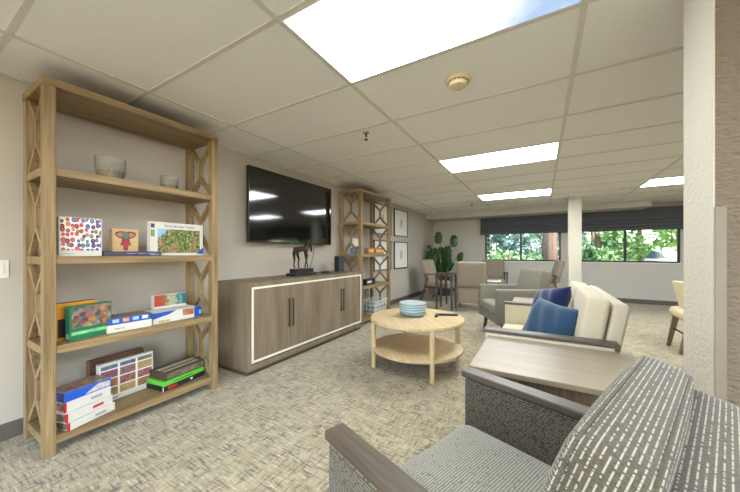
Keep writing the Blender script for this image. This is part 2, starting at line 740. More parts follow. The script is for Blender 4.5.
def sprinkler(x, y, label):
    t = thing('sprinkler', label, 'sprinkler', (x, y, CEIL), 0.4, 'ceiling sprinklers')
    MB().lathe([(0.03, 0), (0.03, -0.005), (0.012, -0.008)], n=20).build('escutcheon', CHROME, t, smooth='auto')
    MB().lathe([(0.008, -0.004), (0.008, -0.03), (0.004, -0.034)], n=12).build('nozzle', BLACKM, t, smooth='auto')
    m = MB()
    m.beam((-0.008, 0, -0.028), (-0.004, 0, -0.062), 0.004, 0.004)
    m.beam((0.008, 0, -0.028), (0.004, 0, -0.062), 0.004, 0.004)
    m.build('yoke', BLACKM, t)
    MB().lathe([(0.004, -0.06), (0.018, -0.063), (0.018, -0.066), (0.0, -0.067)], n=16).build('deflector', BLACKM, t)


sprinkler(-1.367, 2.28, 'small metal sprinkler head on the ceiling above the television end of the sideboard')
sprinkler(-1.33, 6.8, 'far sprinkler head on the ceiling in front of the window soffit')

# light switch
t = thing('light_switch', 'white light switch plate on the wall left of the near bookshelf', 'switch', (XL, 0.385, 1.04))
B(0, -0.055, -0.055, 0.006, 0.055, 0.055).build('plate', WHITE, t, bevel=0.002)
B(0.006, -0.035, -0.033, 0.010, -0.008, 0.033).build('rocker', WHITE, t, bevel=0.0015)
B(0.006, 0.008, -0.033, 0.010, 0.035, 0.033).build('rocker', WHITE, t, bevel=0.0015)


# ------------------------------------------------------------------ roman blinds
BLINDM = cloth('charcoal_blind_cloth', srgb(92, 95, 101), weave=160, var=0.25, sheen=0.0)


def blind(x0, x1, y, label):
    t = thing('roman_blind', label, 'blind', ((x0 + x1) / 2, y, 1.63), 0, 'folded roman blinds on the window wall')
    w = (x1 - x0) / 2
    B(-w, -0.03, 0.46, w, 0.03, 0.49).build('headrail', BLINDM, t)
    prof = [(-0.03, 0.47), (-0.034, 0.30), (-0.02, 0.235), (-0.05, 0.222), (-0.058, 0.165), (-0.035, 0.158),
            (-0.07, 0.145), (-0.078, 0.088), (-0.05, 0.08), (-0.085, 0.068), (-0.092, 0.01), (-0.06, 0.0), (0.02, 0.0), (0.02, 0.47)]
    MB().prism(prof, 'X', -w, w).build('fabric', BLINDM, t, bevel=0.003)


blind(-1.45, 0.56, 8.62, 'charcoal roman blind over the window left of the square column')
blind(0.64, 2.66, 8.62, 'charcoal roman blind over the window right of the square column')
blind(2.80, 4.78, 8.62, 'charcoal roman blind over the window hidden behind the partition')


# ------------------------------------------------------------------ bookshelves
def bookshelf(label, loc):
    t = thing('bookshelf', label, 'bookshelf', loc, 0, 'open oak bookshelves with lattice sides')
    Wd, D, Ht = 1.01, 0.405, 2.117      # along Y, along X (0 = front, -D = wall side)
    pw = 0.052
    for y in (0, Wd - pw):
        for x in (-pw, -D):
            B(x, y, 0, x + pw, y + pw, Ht - 0.045).build('post', oak('Z'), t, bevel=0.003)
    lv = [0.107, 0.612, 1.117, 1.62]
    for z in lv:
        B(-D + 0.004, 0.006, z - 0.046, -0.004, Wd - 0.006, z).build('shelf', oak('Y'), t, bevel=0.002)
    B(-D - 0.004, -0.004, Ht - 0.045, 0.004, Wd + 0.004, Ht).build('top', oak('Y'), t, bevel=0.003)
    # lattice brace in every bay of both ends
    zs = [0.107, 0.612 - 0.046, 0.612, 1.117 - 0.046, 1.117, 1.62 - 0.046, 1.62, Ht - 0.045]
    for y in (pw / 2, Wd - pw / 2):
        for a, b in zip(zs[0::2], zs[1::2]):
            m = MB()
            x0, x1 = -D + pw + 0.002, -pw - 0.002
            xm, h = (x0 + x1) / 2, b - a
            up, lo = b - h * 0.36, a + h * 0.36
            th, w_ = 0.03, 0.036
            Yv = (0, 1, 0)
            m.beam((x0, y, b - 0.01), (xm - 0.004, y, up), w_ * 0.8, th, Yv)
            m.beam((x1, y, b - 0.01), (xm + 0.004, y, up), w_ * 0.8, th, Yv)
            m.beam((xm, y, up + 0.012), (xm, y, lo - 0.012), w_ * 0.8, th + 0.001, Yv)
            m.beam((x0, y, a + 0.01), (xm - 0.004, y, lo), w_ * 0.8, th, Yv)
            m.beam((x1, y, a + 0.01), (xm + 0.004, y, lo), w_ * 0.8, th, Yv)
            m.build('lattice_brace', oak('Z'), t)
    return t


near_shelf = bookshelf('tall light oak bookshelf with lattice sides at the left, holding puzzle boxes', (-2.355, 0.487, 0))
far_shelf = dup(near_shelf, (-2.36, 3.79, 0), label='tall light oak bookshelf with lattice sides between the sideboard and the wall pictures')

# ------------------------------------------------------------------ sideboard
t = thing('sideboard', 'long grey oak sideboard with a white inlay line under the television', 'sideboard', (-2.296, 1.738, 0))
LY, DX, HT = 2.004, 0.45, 0.86
B(-DX + 0.03, 0.03, 0, -0.04, LY - 0.03, 0.052).build('plinth', plain('plinth_brown', srgb(82, 70, 58), 0.6), t)
m = MB()
m.box(-DX, 0, 0.05, 0, LY, 0.052 + 0.05)
m.box(-DX, 0, HT - 0.045, 0, LY, HT)
m.box(-DX, 0, 0.1, 0, 0.045, HT - 0.045)
m.box(-DX, LY - 0.045, 0.1, 0, LY, HT - 0.045)
m.box(-DX, 0.045, 0.1, -DX + 0.02, LY - 0.045, HT - 0.045)
m.build('body', greyoak('Z'), t)
B(-DX, 0, HT, 0.001, LY, HT + 0.002).build('top', greyoak('Y'), t)
zi0, zi1, yi0, yi1, it = 0.115, HT - 0.042, 0.05, LY - 0.05, 0.02
m = MB()
m.box(-0.02, yi0, zi0, 0.002, yi1, zi0 + it)
m.box(-0.02, yi0, zi1 - it, 0.002, yi1, zi1)
m.box(-0.02, yi0, zi0 + it, 0.002, yi0 + it, zi1 - it)
m.box(-0.02, yi1 - it, zi0 + it, 0.002, yi1, zi1 - it)
m.build('inlay', plain('white_inlay', srgb(226, 222, 210), 0.35, var=0.02), t)
dy0, dy1 = yi0 + it + 0.002, yi1 - it - 0.002
dw = (dy1 - dy0) / 4
HANDLE = plain('dark_bronze', srgb(96, 84, 70), 0.35, 0.7)
for k in range(4):
    a = dy0 + k * dw
    d = B(-0.02, a + 0.0015, zi0 + it + 0.002, -0.003, a + dw - 0.0015, zi1 - it - 0.002).build('door', greyoak('Z'), t, bevel=0.001)
    hy_ = a + dw - 0.028 if k % 2 == 0 else a + 0.028
    m = MB()
    m.box(0.006, hy_ - 0.006, 0.36, 0.018, hy_ + 0.006, 0.66)
    m.box(-0.004, hy_ - 0.004, 0.38, 0.008, hy_ + 0.004, 0.39)
    m.box(-0.004, hy_ - 0.004, 0.63, 0.008, hy_ + 0.004, 0.64)
    m.build('handle', HANDLE, d, bevel=0.001)
SBT = HT + 0.002

# ------------------------------------------------------------------ television
t = thing('television', 'large black flat screen television mounted above the sideboard', 'television', (-2.70, 2.06, 1.25))
B(-0.035, 0, 0, -0.004, 1.435, 0.83).build('housing', BLACK, t, bevel=0.004)
n = NT('tv_screen')
n.color(srgb(8, 9, 11))
n.rough(0.07)
n.spec(0.9)
B(-0.004, 0.011, 0.016, -0.0025, 1.424, 0.819).build('screen', n.m, t)
m = MB()
m.box(-0.004, 0, 0, 0, 1.435, 0.016)
m.box(-0.004, 0, 0.819, 0, 1.435, 0.83)
m.box(-0.004, 0, 0.016, 0, 0.011, 0.819)
m.box(-0.004, 1.424, 0.016, 0, 1.435, 0.819)
m.build('bezel', plain('dark_bezel', srgb(34, 34, 36), 0.3, 0.4), t)
B(-0.118, 0.5, 0.2, -0.035, 0.95, 0.6).build('wall_bracket', BLACKM, t)


# ------------------------------------------------------------------ wall pictures
def picture(y0, z0, w, h, label, motif):
    t = thing('framed_picture', label, 'picture', (XL, y0, z0), 0, 'framed prints on the left wall')
    m = MB()
    e, d = 0.016, 0.025
    m.box(0, 0, 0, d, w, e)
    m.box(0, 0, h - e, d, w, h)
    m.box(0, 0, e, d, e, h - e)
    m.box(0, w - e, e, d, w, h - e)
    m.build('frame', BLACK, t)
    B(0, e, e, 0.012, w - e, h - e).build('mat_board', plain('white_mat_board', srgb(236, 235, 230), 0.5, var=0.01), t)
    inkm = plain('grey_ink', srgb(110, 106, 104), 0.7, var=0.3, nscale=60)
    B(0.012, w * 0.38, h * 0.3, 0.013, w * 0.62, h * 0.7).build('print_area', plain('pale_print_paper', srgb(222, 221, 218), 0.6, var=0.02), t)
    k = MB()
    if motif == 0:
        k.beam((0.0137, w / 2, h * 0.36), (0.0137, w / 2 + 0.01, h * 0.64), 0.0012, 0.03, (0, 1, 0))
        k.beam((0.0137, w / 2, h * 0.48), (0.0137, w / 2 + 0.05, h * 0.58), 0.0012, 0.012, (0, 1, 0))
    else:
        k.beam((0.0137, w / 2 - 0.01, h * 0.36), (0.0137, w / 2 + 0.01, h * 0.66), 0.0012, 0.022, (0, 1, 0))
        k.beam((0.0137, w / 2 + 0.02, h * 0.42), (0.0137, w / 2 - 0.04, h * 0.6), 0.0012, 0.015, (0, 1, 0))
        k.beam((0.0137, w / 2 - 0.03, h * 0.38), (0.0137, w / 2 + 0.03, h * 0.38), 0.0012, 0.012, (0, 1, 0))
    k.build('drawing', inkm, t)


picture(5.89, 1.51, 0.75, 0.61, 'upper black framed print right of the far bookshelf', 0)
picture(5.89, 0.775, 0.75, 0.61, 'lower black framed print right of the far bookshelf', 1)
picture(4.98, 1.51, 0.75, 0.61, 'upper black framed print seen through the far bookshelf', 1)
picture(4.98, 0.775, 0.75, 0.61, 'lower black framed print seen through the far bookshelf', 0)

# ------------------------------------------------------------------ horse sculpture
t = thing('horse_sculpture', 'dark bronze horse sculpture on a stepped black base on the sideboard', 'sculpture', (-2.5, 2.66, SBT), 0)
BRONZE = plain('dark_bronze_cast', srgb(60, 46, 36), 0.4, 0.75, var=0.35, nscale=40)
STONE = plain('black_stone', srgb(30, 28, 27), 0.35, var=0.2)
B(-0.07, -0.19, 0, 0.07, 0.19, 0.035).build('plinth', STONE, t, bevel=0.003)
B(-0.055, -0.15, 0.035, 0.055, 0.15, 0.085).build('base', STONE, t, bevel=0.003)


def skin(name, verts, edges, radii, mat, parent, sub=2):
    me = bpy.data.meshes.new(name)
    me.from_pydata(verts, edges, [])
    me.materials.append(mat)
    o = bpy.data.objects.new(name, me)
    C.objects.link(o)
    o.parent = parent
    mo = o.modifiers.new('skin', 'SKIN')
    if not me.skin_vertices:
        bm = bmesh.new()
        bm.from_mesh(me)
        bm.verts.layers.skin.verify()
        bm.to_mesh(me)
        bm.free()
    for i, r in enumerate(radii):
        me.skin_vertices[0].data[i].radius = (r, r)
    me.skin_vertices[0].data[0].use_root = True
    mo.use_smooth_shade = True
    s_ = o.modifiers.new('sub', 'SUBSURF')
    s_.levels = sub
    s_.render_levels = sub
    return o


hv = [(0, -0.09, 0.33), (0, -0.03, 0.315), (0, 0.04, 0.325), (0, 0.075, 0.34), (0, 0.11, 0.395), (0, 0.145, 0.385), (0, 0.165, 0.32), (0, 0.172, 0.285),
      (0.022, -0.10, 0.26), (0.022, -0.075, 0.20), (0.022, -0.085, 0.135), (0.022, -0.07, 0.09),
      (-0.022, -0.115, 0.26), (-0.022, -0.10, 0.20), (-0.022, -0.11, 0.135), (-0.022, -0.1, 0.09),
      (0.02, 0.07, 0.25), (0.02, 0.055, 0.18), (0.02, 0.035, 0.13), (0.02, 0.03, 0.09),
      (-0.02, 0.085, 0.25), (-0.02, 0.10, 0.18), (-0.02, 0.115, 0.13), (-0.02, 0.12, 0.09),
      (0, -0.125, 0.33), (0, -0.145, 0.27), (0, -0.14, 0.21)]
he = [(0, 1), (1, 2), (2, 3), (3, 4), (4, 5), (5, 6), (6, 7), (0, 8), (8, 9), (9, 10), (10, 11), (0, 12), (12, 13), (13, 14), (14, 15),
      (3, 16), (16, 17), (17, 18), (18, 19), (3, 20), (20, 21), (21, 22), (22, 23), (0, 24), (24, 25), (25, 26)]
hr = [0.036, 0.034, 0.034, 0.034, 0.024, 0.018, 0.016, 0.011, 0.02, 0.012, 0.008, 0.01, 0.02, 0.012, 0.008, 0.01,
      0.016, 0.011, 0.007, 0.01, 0.016, 0.011, 0.007, 0.01, 0.011, 0.009, 0.005]
skin('horse_body', hv, he, hr, BRONZE, t)
MB().tube([(0.01, 0.13, 0.088), (0.005, 0.19, 0.20), (0, 0.225, 0.36)], 0.0035, 8).build('rein_rod', BRONZE, t, smooth=True)
MB().tube([(0, 0.085, 0.37), (0, 0.105, 0.415), (0, 0.14, 0.415)], [0.012, 0.014, 0.006], 10).build('mane', BRONZE, t, smooth=True)

t = thing('media_puck', 'flat round black device lying on the sideboard beside the small speaker', 'device', (-2.5, 3.14, SBT))
MB().lathe([(0.075, 0), (0.085, 0.006), (0.08, 0.02), (0.05, 0.026), (0.0, 0.027)]).build('shell', BLACK, t, smooth='auto')
MB().lathe([(0.03, 0.026), (0.028, 0.029), (0.0, 0.029)], n=24).build('button', plain('dark_grey_rubber', srgb(52, 52, 54), 0.6), t, smooth='auto')
t = thing('speaker', 'small upright black speaker box on the far end of the sideboard', 'speaker', (-2.55, 3.49, SBT), 0.0)
B(-0.045, -0.06, 0, 0.04, 0.06, 0.225).build('cabinet', BLACK, t, bevel=0.006)
B(0.04, -0.052, 0.012, 0.044, 0.052, 0.213).build('grille', cloth('blue_grey_grille', srgb(58, 66, 76), weave=400), t, bevel=0.003)


# ------------------------------------------------------------------ puzzle boxes and bowls
def box_thing(name, label, cat, loc, rz, w, d, h, mat, tilt=0.0, group=None, lid=None, lidmat=None):
    """w along local Y, d along local X (front at x=0 going back to -d), h up"""
    t = thing(name, label, cat, loc, rz, group)
    t.rotation_euler = (0, tilt, rz)
    if lid:
        B(-d + 0.002, -w / 2 + 0.002, 0, -0.002, w / 2 - 0.002, h - lid).build('tray', mat, t, bevel=0.001)
        B(-d, -w / 2, h - lid, 0, w / 2, h).build('lid', lidmat or mat, t, bevel=0.001)
    else:
        B(-d, -w / 2, 0, 0, w / 2, h).build('carton', mat, t, bevel=0.0015)
    return t


def face(t, name, y0, y1, z0, z1, mat, x=0.0, th=0.0012):
    return B(x, y0, z0, x + th, y1, z1).build(name, mat, t)


def topface(t, name, x0, x1, y0, y1, z, mat, th=0.0012):
    return B(x0, y0, z, x1, y1, z + th).build(name, mat, t)


def sideface(t, name, x0, x1, z0, z1, y, mat, th=0.0012):
    return B(x0, y - th, z0, x1, y, z1).build(name, mat, t)


FR = (PI / 2, 0, PI / 2)   # text facing +X
CARD = plain('white_card', srgb(216, 214, 208), 0.45, var=0.015)
PZ = 'puzzle boxes on the near bookshelf'
INK = plain('black_ink', srgb(30, 30, 34), 0.6)
Z4, Z3, Z2, Z1 = 0.1075, 0.6125, 1.1175, 1.6205

# box with coloured dots
n = NT('coloured_dots_print')
co = n.coords((1, 1, 1))
v = n.new('ShaderNodeTexVoronoi')
v.voronoi_dimensions = '2D'
v.inputs['Scale'].default_value = 34
v.inputs['Randomness'].default_value = 0.6
sp = n.new('ShaderNodeSeparateXYZ')
n.link(co, sp.inputs[0])
cb = n.new('ShaderNodeCombineXYZ')
n.link(n.math('MULTIPLY', sp.outputs['Y'], 1.35), cb.inputs[0])
n.link(sp.outputs['Z'], cb.inputs[1])
n.link(cb.outputs[0], v.inputs['Vector'])
sc_ = n.new('ShaderNodeSeparateColor')
n.link(v.outputs['Color'], sc_.inputs[0])
hue = n.math('ADD', n.math('MULTIPLY', n.math('SUBTRACT', sc_.outputs[0], 0.5), 0.75), n.math('ADD', n.math('MULTIPLY', sp.outputs['Y'], 3.2), 0.5))
hc = n.ramp(hue, [(0.0, srgb(190, 40, 50)), (0.3, srgb(214, 80, 90)), (0.42, srgb(214, 130, 60)), (0.5, srgb(80, 160, 120)), (0.6, srgb(80, 130, 190)), (0.75, srgb(50, 70, 160)), (0.95, srgb(110, 50, 130))])
cc = n.new('ShaderNodeHueSaturation')
n.link(hc, cc.inputs['Color'])
n.link(n.math('ADD', 0.45, n.math('MULTIPLY', sc_.outputs[1], 0.6)), cc.inputs['Value'])
rad = n.math('ADD', 0.34, n.math('MULTIPLY', sc_.outputs[2], 0.2))
dot = n.math('LESS_THAN', v.outputs['Distance'], rad)
ring = n.math('LESS_THAN', v.outputs['Distance'], n.math('MULTIPLY', rad, 0.4))
col = n.mix(dot, srgb(240, 238, 236), cc.outputs[0])
col = n.mix(n.math('MULTIPLY', ring, 0.12), col, (0.9, 0.85, 0.8, 1))
n.color(col)
n.rough(0.35)
DOTS = n.m
t = box_thing('puzzle_box', 'white puzzle box covered in coloured dots, upright at the left end of its shelf', 'box', (-2.42, 0.66, Z2), 0, 0.195, 0.05, 0.235, CARD, group=PZ)
face(t, 'cover_print', -0.092, 0.092, 0.035, 0.232, DOTS)
face(t, 'cover_strip', -0.08, -0.03, 0.014, 0.018, plain('grey_print', srgb(160, 160, 165), 0.6))
sideface(t, 'side_print', -0.048, -0.002, 0.01, 0.23, -0.0975, mosaic('dark_spots', 60, 0.8, 0.3, 0.6))

# dark purple flat box and wooden elephant box
PURP = plain('dark_purple_card', srgb(62, 58, 96), 0.45, var=0.15)
t = box_thing('puzzle_box', 'thin dark purple puzzle box lying in front of the elephant box', 'box', (-2.395, 0.926, Z2), 0, 0.325, 0.11, 0.03, PURP, group=PZ)
lilac = plain('lilac_print', srgb(170, 165, 195), 0.5)
face(t, 'side_band', -0.155, -0.06, 0.006, 0.024, plain('charcoal_print', srgb(66, 66, 72), 0.5, var=0.3))
for k in range(3):
    face(t, 'line_print', -0.045 + k * 0.06, 0.0 + k * 0.06, 0.015, 0.018, lilac)
face(t, 'line_print', 0.09, 0.145, 0.006, 0.012, lilac)
WOODBOX = wood('pale_craft_wood', srgb(222, 190, 142), srgb(204, 168, 118), 'Y', 30, 0.5)
t = box_thing('wooden_puzzle_box', 'small pale wooden box with an ornate elephant head, behind the purple box', 'box', (-2.515, 0.917, Z2), 0, 0.15, 0.055, 0.186, WOODBOX, group=PZ)
EL = mosaic('elephant_print', 130, 0.7, 0.7, 0.55, srgb(150, 90, 80), 0.35)
m = MB()
pts = [(-0.058, 0.165), (-0.03, 0.172), (0.0, 0.168), (0.03, 0.172), (0.058, 0.165), (0.066, 0.148), (0.045, 0.125), (0.022, 0.118), (0.026, 0.095),
       (0.034, 0.07), (0.018, 0.075), (0.012, 0.04), (0.0, 0.034), (-0.012, 0.04), (-0.018, 0.075), (-0.034, 0.07), (-0.026, 0.095), (-0.022, 0.118), (-0.045, 0.125), (-0.066, 0.148)]
pts = [(y * 0.95, z) for y, z in pts]
m.prism(pts, 'X', 0, 0.0012)
m.build('elephant_outline', plain('red_brown_print', srgb(128, 74, 62), 0.6, var=0.3, nscale=150), t)
for sg in (-1, 1):
    MB().prism([(sg * 0.054, 0.15), (sg * 0.03, 0.163), (sg * 0.018, 0.155), (sg * 0.02, 0.13), (sg * 0.038, 0.132)], 'X', 0.0012, 0.0018).build('ear_print', plain('tan_grey_print', srgb(168, 140, 112), 0.6, var=0.4, nscale=200), t)
MB().prism([(-0.014, 0.165), (0.014, 0.165), (0.016, 0.13), (0.0, 0.112), (-0.016, 0.13)], 'X', 0.0012, 0.0018).build('brow_print', plain('teal_grey_print', srgb(104, 124, 118), 0.6, var=0.4, nscale=200), t)
MB().prism([(-0.012, 0.105), (0.012, 0.105), (0.016, 0.085), (0.006, 0.052), (-0.006, 0.052), (-0.016, 0.085)], 'X', 0.0012, 0.0018).build('trunk_print', plain('crimson_print', srgb(186, 60, 70), 0.6, var=0.4, nscale=200), t)

# garden puzzle
n = NT('cottage_garden_print')
co = n.coords((1, 1, 1))
sp = n.new('ShaderNodeSeparateXYZ')
n.link(co, sp.inputs[0])
a = n.noise(co, 52, 5, 0.75)
b = n.noise(n.coords((1, 1, 1), (3, 3, 3)), 13, 2)
gr = n.ramp(a, [(0.36, srgb(22, 40, 16)), (0.47, srgb(50, 84, 34)), (0.56, srgb(126, 140, 54)), (0.68, srgb(206, 194, 130))])
ho = n.ramp(a, [(0.36, srgb(60, 48, 34)), (0.55, srgb(150, 128, 88)), (0.68, srgb(214, 150, 130))])
col = n.mix(n.ramp(b, [(0.5, (0, 0, 0)), (0.56, (1, 1, 1))]), gr, ho)
skyf = n.math('ADD', n.math('MULTIPLY', sp.outputs['Y'], -9), n.math('ADD', n.math('MULTIPLY', sp.outputs['Z'], 9), n.math('MULTIPLY', a, 1.2)))
col = n.mix(n.ramp(n.math('SUBTRACT', skyf, 2.75), [(0.15, (0, 0, 0)), (0.35, (1, 1, 1))]), col, srgb(140, 186, 222))
n.color(col)
n.rough(0.3)
GARDEN = n.m
t = box_thing('puzzle_box', 'white bordered puzzle box showing a cottage garden, upright at the right of its shelf', 'box', (-2.45, 1.232, Z2), 0, 0.385, 0.055, 0.25, CARD, group=PZ)
face(t, 'cover_picture', -0.145, 0.165, 0.02, 0.20, GARDEN)
face(t, 'corner_flag', -0.19, -0.165, 0.14, 0.19, plain('leaf_green_print', srgb(120, 150, 90), 0.5))
face(t, 'corner_badge', -0.19, -0.165, 0.205, 0.235, plain('navy_print', srgb(60, 72, 100), 0.5))
BLUE = plain('bright_blue_print', srgb(32, 84, 190), 0.4, var=0.05)
MB().prism([(0.135, 0.012), (0.192, 0.012), (0.192, 0.065)], 'X', 0.0012, 0.0024).build('blue_corner', BLUE, t)
text('Ravensburger Puzzle', 0.026, plain('grey_blue_ink', srgb(84, 92, 112), 0.5), t, (0.0006, 0.01, 0.223), FR)

# shelf 3 ------------------------------------------------
ORANGE = plain('orange_card', srgb(224, 152, 40), 0.45, var=0.08)
t = box_thing('puzzle_box', 'orange puzzle box standing behind the green one, left end of its shelf', 'box', (-2.478, 0.655, Z3), 0.22, 0.215, 0.05, 0.222, ORANGE, group=PZ)
face(t, 'dark_panel', -0.09, -0.04, 0.02, 0.13, plain('near_black_print', srgb(40, 34, 30), 0.5))
topface(t, 'top_print', -0.045, -0.005, -0.1, 0.1, 0.222, plain('brown_print', srgb(90, 70, 50), 0.5))
GREEN = plain('deep_green_card', srgb(30, 120, 84), 0.4, var=0.15)
t = box_thing('puzzle_box', 'green puzzle box with a crowded colourful village picture, standing at an angle', 'box', (-2.43, 0.712, Z3), 0.2, 0.215, 0.05, 0.205, GREEN, group=PZ)
face(t, 'cover_picture', -0.098, 0.10, 0.07, 0.198, mosaic('village_print', 75, 0.75, 0.9, 0.75))
face(t, 'cover_swash', -0.1, 0.1, 0.03, 0.05, plain('mint_print', srgb(130, 205, 140), 0.4, var=0.3, nscale=40))
sideface(t, 'side_print', -0.045, -0.005, 0.06, 0.19, -0.1075, plain('teal_print', srgb(20, 96, 80), 0.4, var=0.3, nscale=60))
sideface(t, 'side_badge', -0.034, -0.012, 0.012, 0.04, -0.1075, plain('pale_badge', srgb(190, 195, 190), 0.5, var=0.25, nscale=200))

t = box_thing('puzzle_box', 'white flat puzzle box under the blue one, middle of its shelf', 'box', (-2.42, 0.912, Z3), -0.02, 0.25, 0.17, 0.05, CARD, group=PZ)
text('1000 PCS', 0.014, INK, t, (0.0008, -0.09, 0.022), FR, align='LEFT')
BLUEC = plain('blue_card', srgb(44, 86, 176), 0.4, var=0.05)
t = box_thing('puzzle_box', 'blue flat puzzle box on top of the plain white one', 'box', (-2.422, 0.912, Z3 + 0.051), -0.01, 0.248, 0.17, 0.042, BLUEC, group=PZ)
sideface(t, 'side_print', -0.165, -0.005, 0.003, 0.04, -0.124, mosaic('autumn_print', 70, 0.8, 0.6, 0.6, srgb(120, 90, 50), 0.4))
topface(t, 'top_picture', -0.165, -0.005, -0.12, 0.12, 0.042, mosaic('autumn_print', 70, 0.8, 0.6, 0.6))
for k in range(4):
    face(t, 'thumbnail_print', -0.10 + k * 0.055, -0.065 + k * 0.055, 0.012, 0.034,
         [plain('pale_blue_print', srgb(170, 195, 230), 0.4), plain('amber_print', srgb(226, 160, 80), 0.4, var=0.3, nscale=90),
          plain('pale_blue_print', srgb(170, 195, 230), 0.4), plain('white_print', srgb(225, 228, 235), 0.4)][k])

t = box_thing('puzzle_box', 'white and blue puzzle box lying on its long side, right end of its shelf', 'box', (-2.44, 1.215, Z3), 0.03, 0.33, 0.16, 0.085, CARD, group=PZ)
MB().prism([(-0.165, 0.083), (0.0, 0.083), (-0.06, 0.058), (-0.165, 0.038)], 'X', 0, 0.0012).build('blue_swash', BLUE, t)
face(t, 'cover_picture', 0.045, 0.13, 0.03, 0.078, mosaic('sunset_print', 60, 0.8, 0.6, 0.8, srgb(220, 110, 50), 0.45))
face(t, 'yellow_strip', -0.13, -0.05, 0.006, 0.022, plain('olive_print', srgb(180, 176, 120), 0.4, var=0.3, nscale=80))
face(t, 'blue_end', 0.134, 0.165, 0.0, 0.085, BLUE)
t = box_thing('puzzle_box', 'blue puzzle box leaning at the right post of its shelf', 'box', (-2.455, 1.402, Z3), 0.1, 0.03, 0.14, 0.075, BLUE, group=PZ)
face(t, 'label_strip', -0.01, 0.01, 0.02, 0.055, plain('pale_blue_print', srgb(170, 195, 230), 0.4))
t = box_thing('puzzle_box', 'puzzle box with a red to teal cover standing behind the white and blue one', 'box', (-2.605, 1.25, Z3), 0, 0.24, 0.05, 0.19, CARD, group=PZ)
n = NT('red_teal_print')
sp = n.new('ShaderNodeSeparateXYZ')
co = n.coords()
n.link(co, sp.inputs[0])
f = n.math('ADD', n.math('MULTIPLY', sp.outputs['Y'], 3.6), n.math('ADD', 0.0, n.noise(co, 30, 4, 0.7)))
n.color(n.ramp(f, [(0.1, srgb(190, 60, 50)), (0.35, srgb(150, 90, 60)), (0.55, srgb(180, 190, 150)), (0.8, srgb(24, 110, 125))]))
n.rough(0.35)
face(t, 'cover_picture', -0.118, 0.118, 0.1, 0.188, n.m)

# shelf 4, left stack -------------------------------------
MOS = mosaic('crowded_puzzle_print', 70, 0.8, 0.9, 0.85)
RED = plain('red_print', srgb(196, 40, 44), 0.45)


def stackbox(k, label, z, h, dy, rz, lidmat=CARD, blue=False, w=0.25, d=0.15):
    t = box_thing('puzzle_box', label, 'box', (-2.40 + dy, 0.70 + dy * 0.6, z), rz, w, d, h, CARD, group=PZ)
    sideface(t, 'side_print', -d + 0.01, -0.01, 0.006, h - 0.006, -w / 2, mosaic('side_mix_%d' % k, 90, 0.7, 0.9, 0.6))
    sideface(t, 'red_stripe', -0.012, -0.0, 0.0, h, -w / 2 - 0.0002, RED)
    face(t, 'small_print', 0.01, 0.07, h * 0.3, h * 0.6, [RED, plain('grey_print', srgb(160, 160, 165), 0.6)][k % 2])
    face(t, 'corner_print', -w / 2, -w / 2 + 0.006, 0.0, h, RED)
    return t


stackbox(1, 'white puzzle box at the bottom of the four stacked on the lowest shelf', Z4, 0.046, 0.012, 0.30)
stackbox(2, 'white puzzle box with a red emblem, second from the bottom of the stack', Z4 + 0.047, 0.052, 0.0, 0.33)
stackbox(3, 'white puzzle box directly under the blue lidded one on the lowest shelf', Z4 + 0.1, 0.058, -0.01, 0.25, w=0.235)
t = stackbox(4, 'blue edged puzzle box with a crowded picture lid, top of the left stack', Z4 + 0.159, 0.055, -0.012, 0.24, w=0.24)
for ch in list(t.children):
    if not ch.name.startswith('carton'):
        bpy.data.objects.remove(ch)
face(t, 'blue_band', -0.12, 0.12, 0.0, 0.055, plain('royal_blue_print', srgb(38, 92, 200), 0.4, var=0.06))
sideface(t, 'blue_band', -0.15, 0.0, 0.0, 0.055, -0.12, plain('dark_blue_print', srgb(30, 60, 140), 0.4, var=0.1))
topface(t, 'lid_picture', -0.148, -0.002, -0.118, 0.118, 0.055, MOS)
MB().prism([(-0.02, 0.006), (0.115, 0.006), (0.115, 0.038), (0.05, 0.045), (0.02, 0.03)], 'X', 0.0012, 0.002).build('collage_print', mosaic('pale_collage', 120, 0.25, 0.8, 0.95, srgb(230, 230, 235), 0.55), t)

# collage box and brown box behind
n = NT('collage_tiles_print')
co = n.coords()
sp = n.new('ShaderNodeSeparateXYZ')
n.link(co, sp.inputs[0])
u1 = n.math('DIVIDE', n.math('ADD', sp.outputs['Y'], 0.165), 0.11)
v1 = n.math('DIVIDE', n.math('SUBTRACT', sp.outputs['Z'], 0.035), 0.062)
gap = n.math('MULTIPLY', n.math('LESS_THAN', n.math('ABSOLUTE', n.math('SUBTRACT', n.math('FRACT', u1), 0.5)), 0.44),
             n.math('LESS_THAN', n.math('ABSOLUTE', n.math('SUBTRACT', n.math('FRACT', v1), 0.5)), 0.43))
wn2 = n.new('ShaderNodeTexWhiteNoise', noise_dimensions='2D')
cb = n.new('ShaderNodeCombineXYZ')
n.link(n.math('FLOOR', u1), cb.inputs[0])
n.link(n.math('FLOOR', v1), cb.inputs[1])
n.link(cb.outputs[0], wn2.inputs[0])
vo = n.new('ShaderNodeTexVoronoi')
vo.inputs['Scale'].default_value = 85
n.link(co, vo.inputs['Vector'])
wr = n.ramp(wn2.outputs['Value'], [(0.0, srgb(150, 60, 40)), (0.22, srgb(220, 140, 60)), (0.42, srgb(60, 110, 170)), (0.6, srgb(190, 60, 60)), (0.78, srgb(90, 130, 70)), (0.92, srgb(225, 180, 90))])
c = n.mix(0.75, vo.outputs['Color'], wr)
c = n.mix(0.4, c, (0.03, 0.02, 0.03, 1))
n.color(n.mix(gap, srgb(236, 232, 224), c))
n.rough(0.35)
t = box_thing('puzzle_box', 'white puzzle box with twelve small pictures, upright on the lowest shelf', 'box', (-2.585, 0.955, Z4), 0.10, 0.335, 0.04, 0.27, CARD, group=PZ)
face(t, 'cover_tiles', -0.165, 0.165, 0.035, 0.035 + 0.062 * 3.5, n.m)
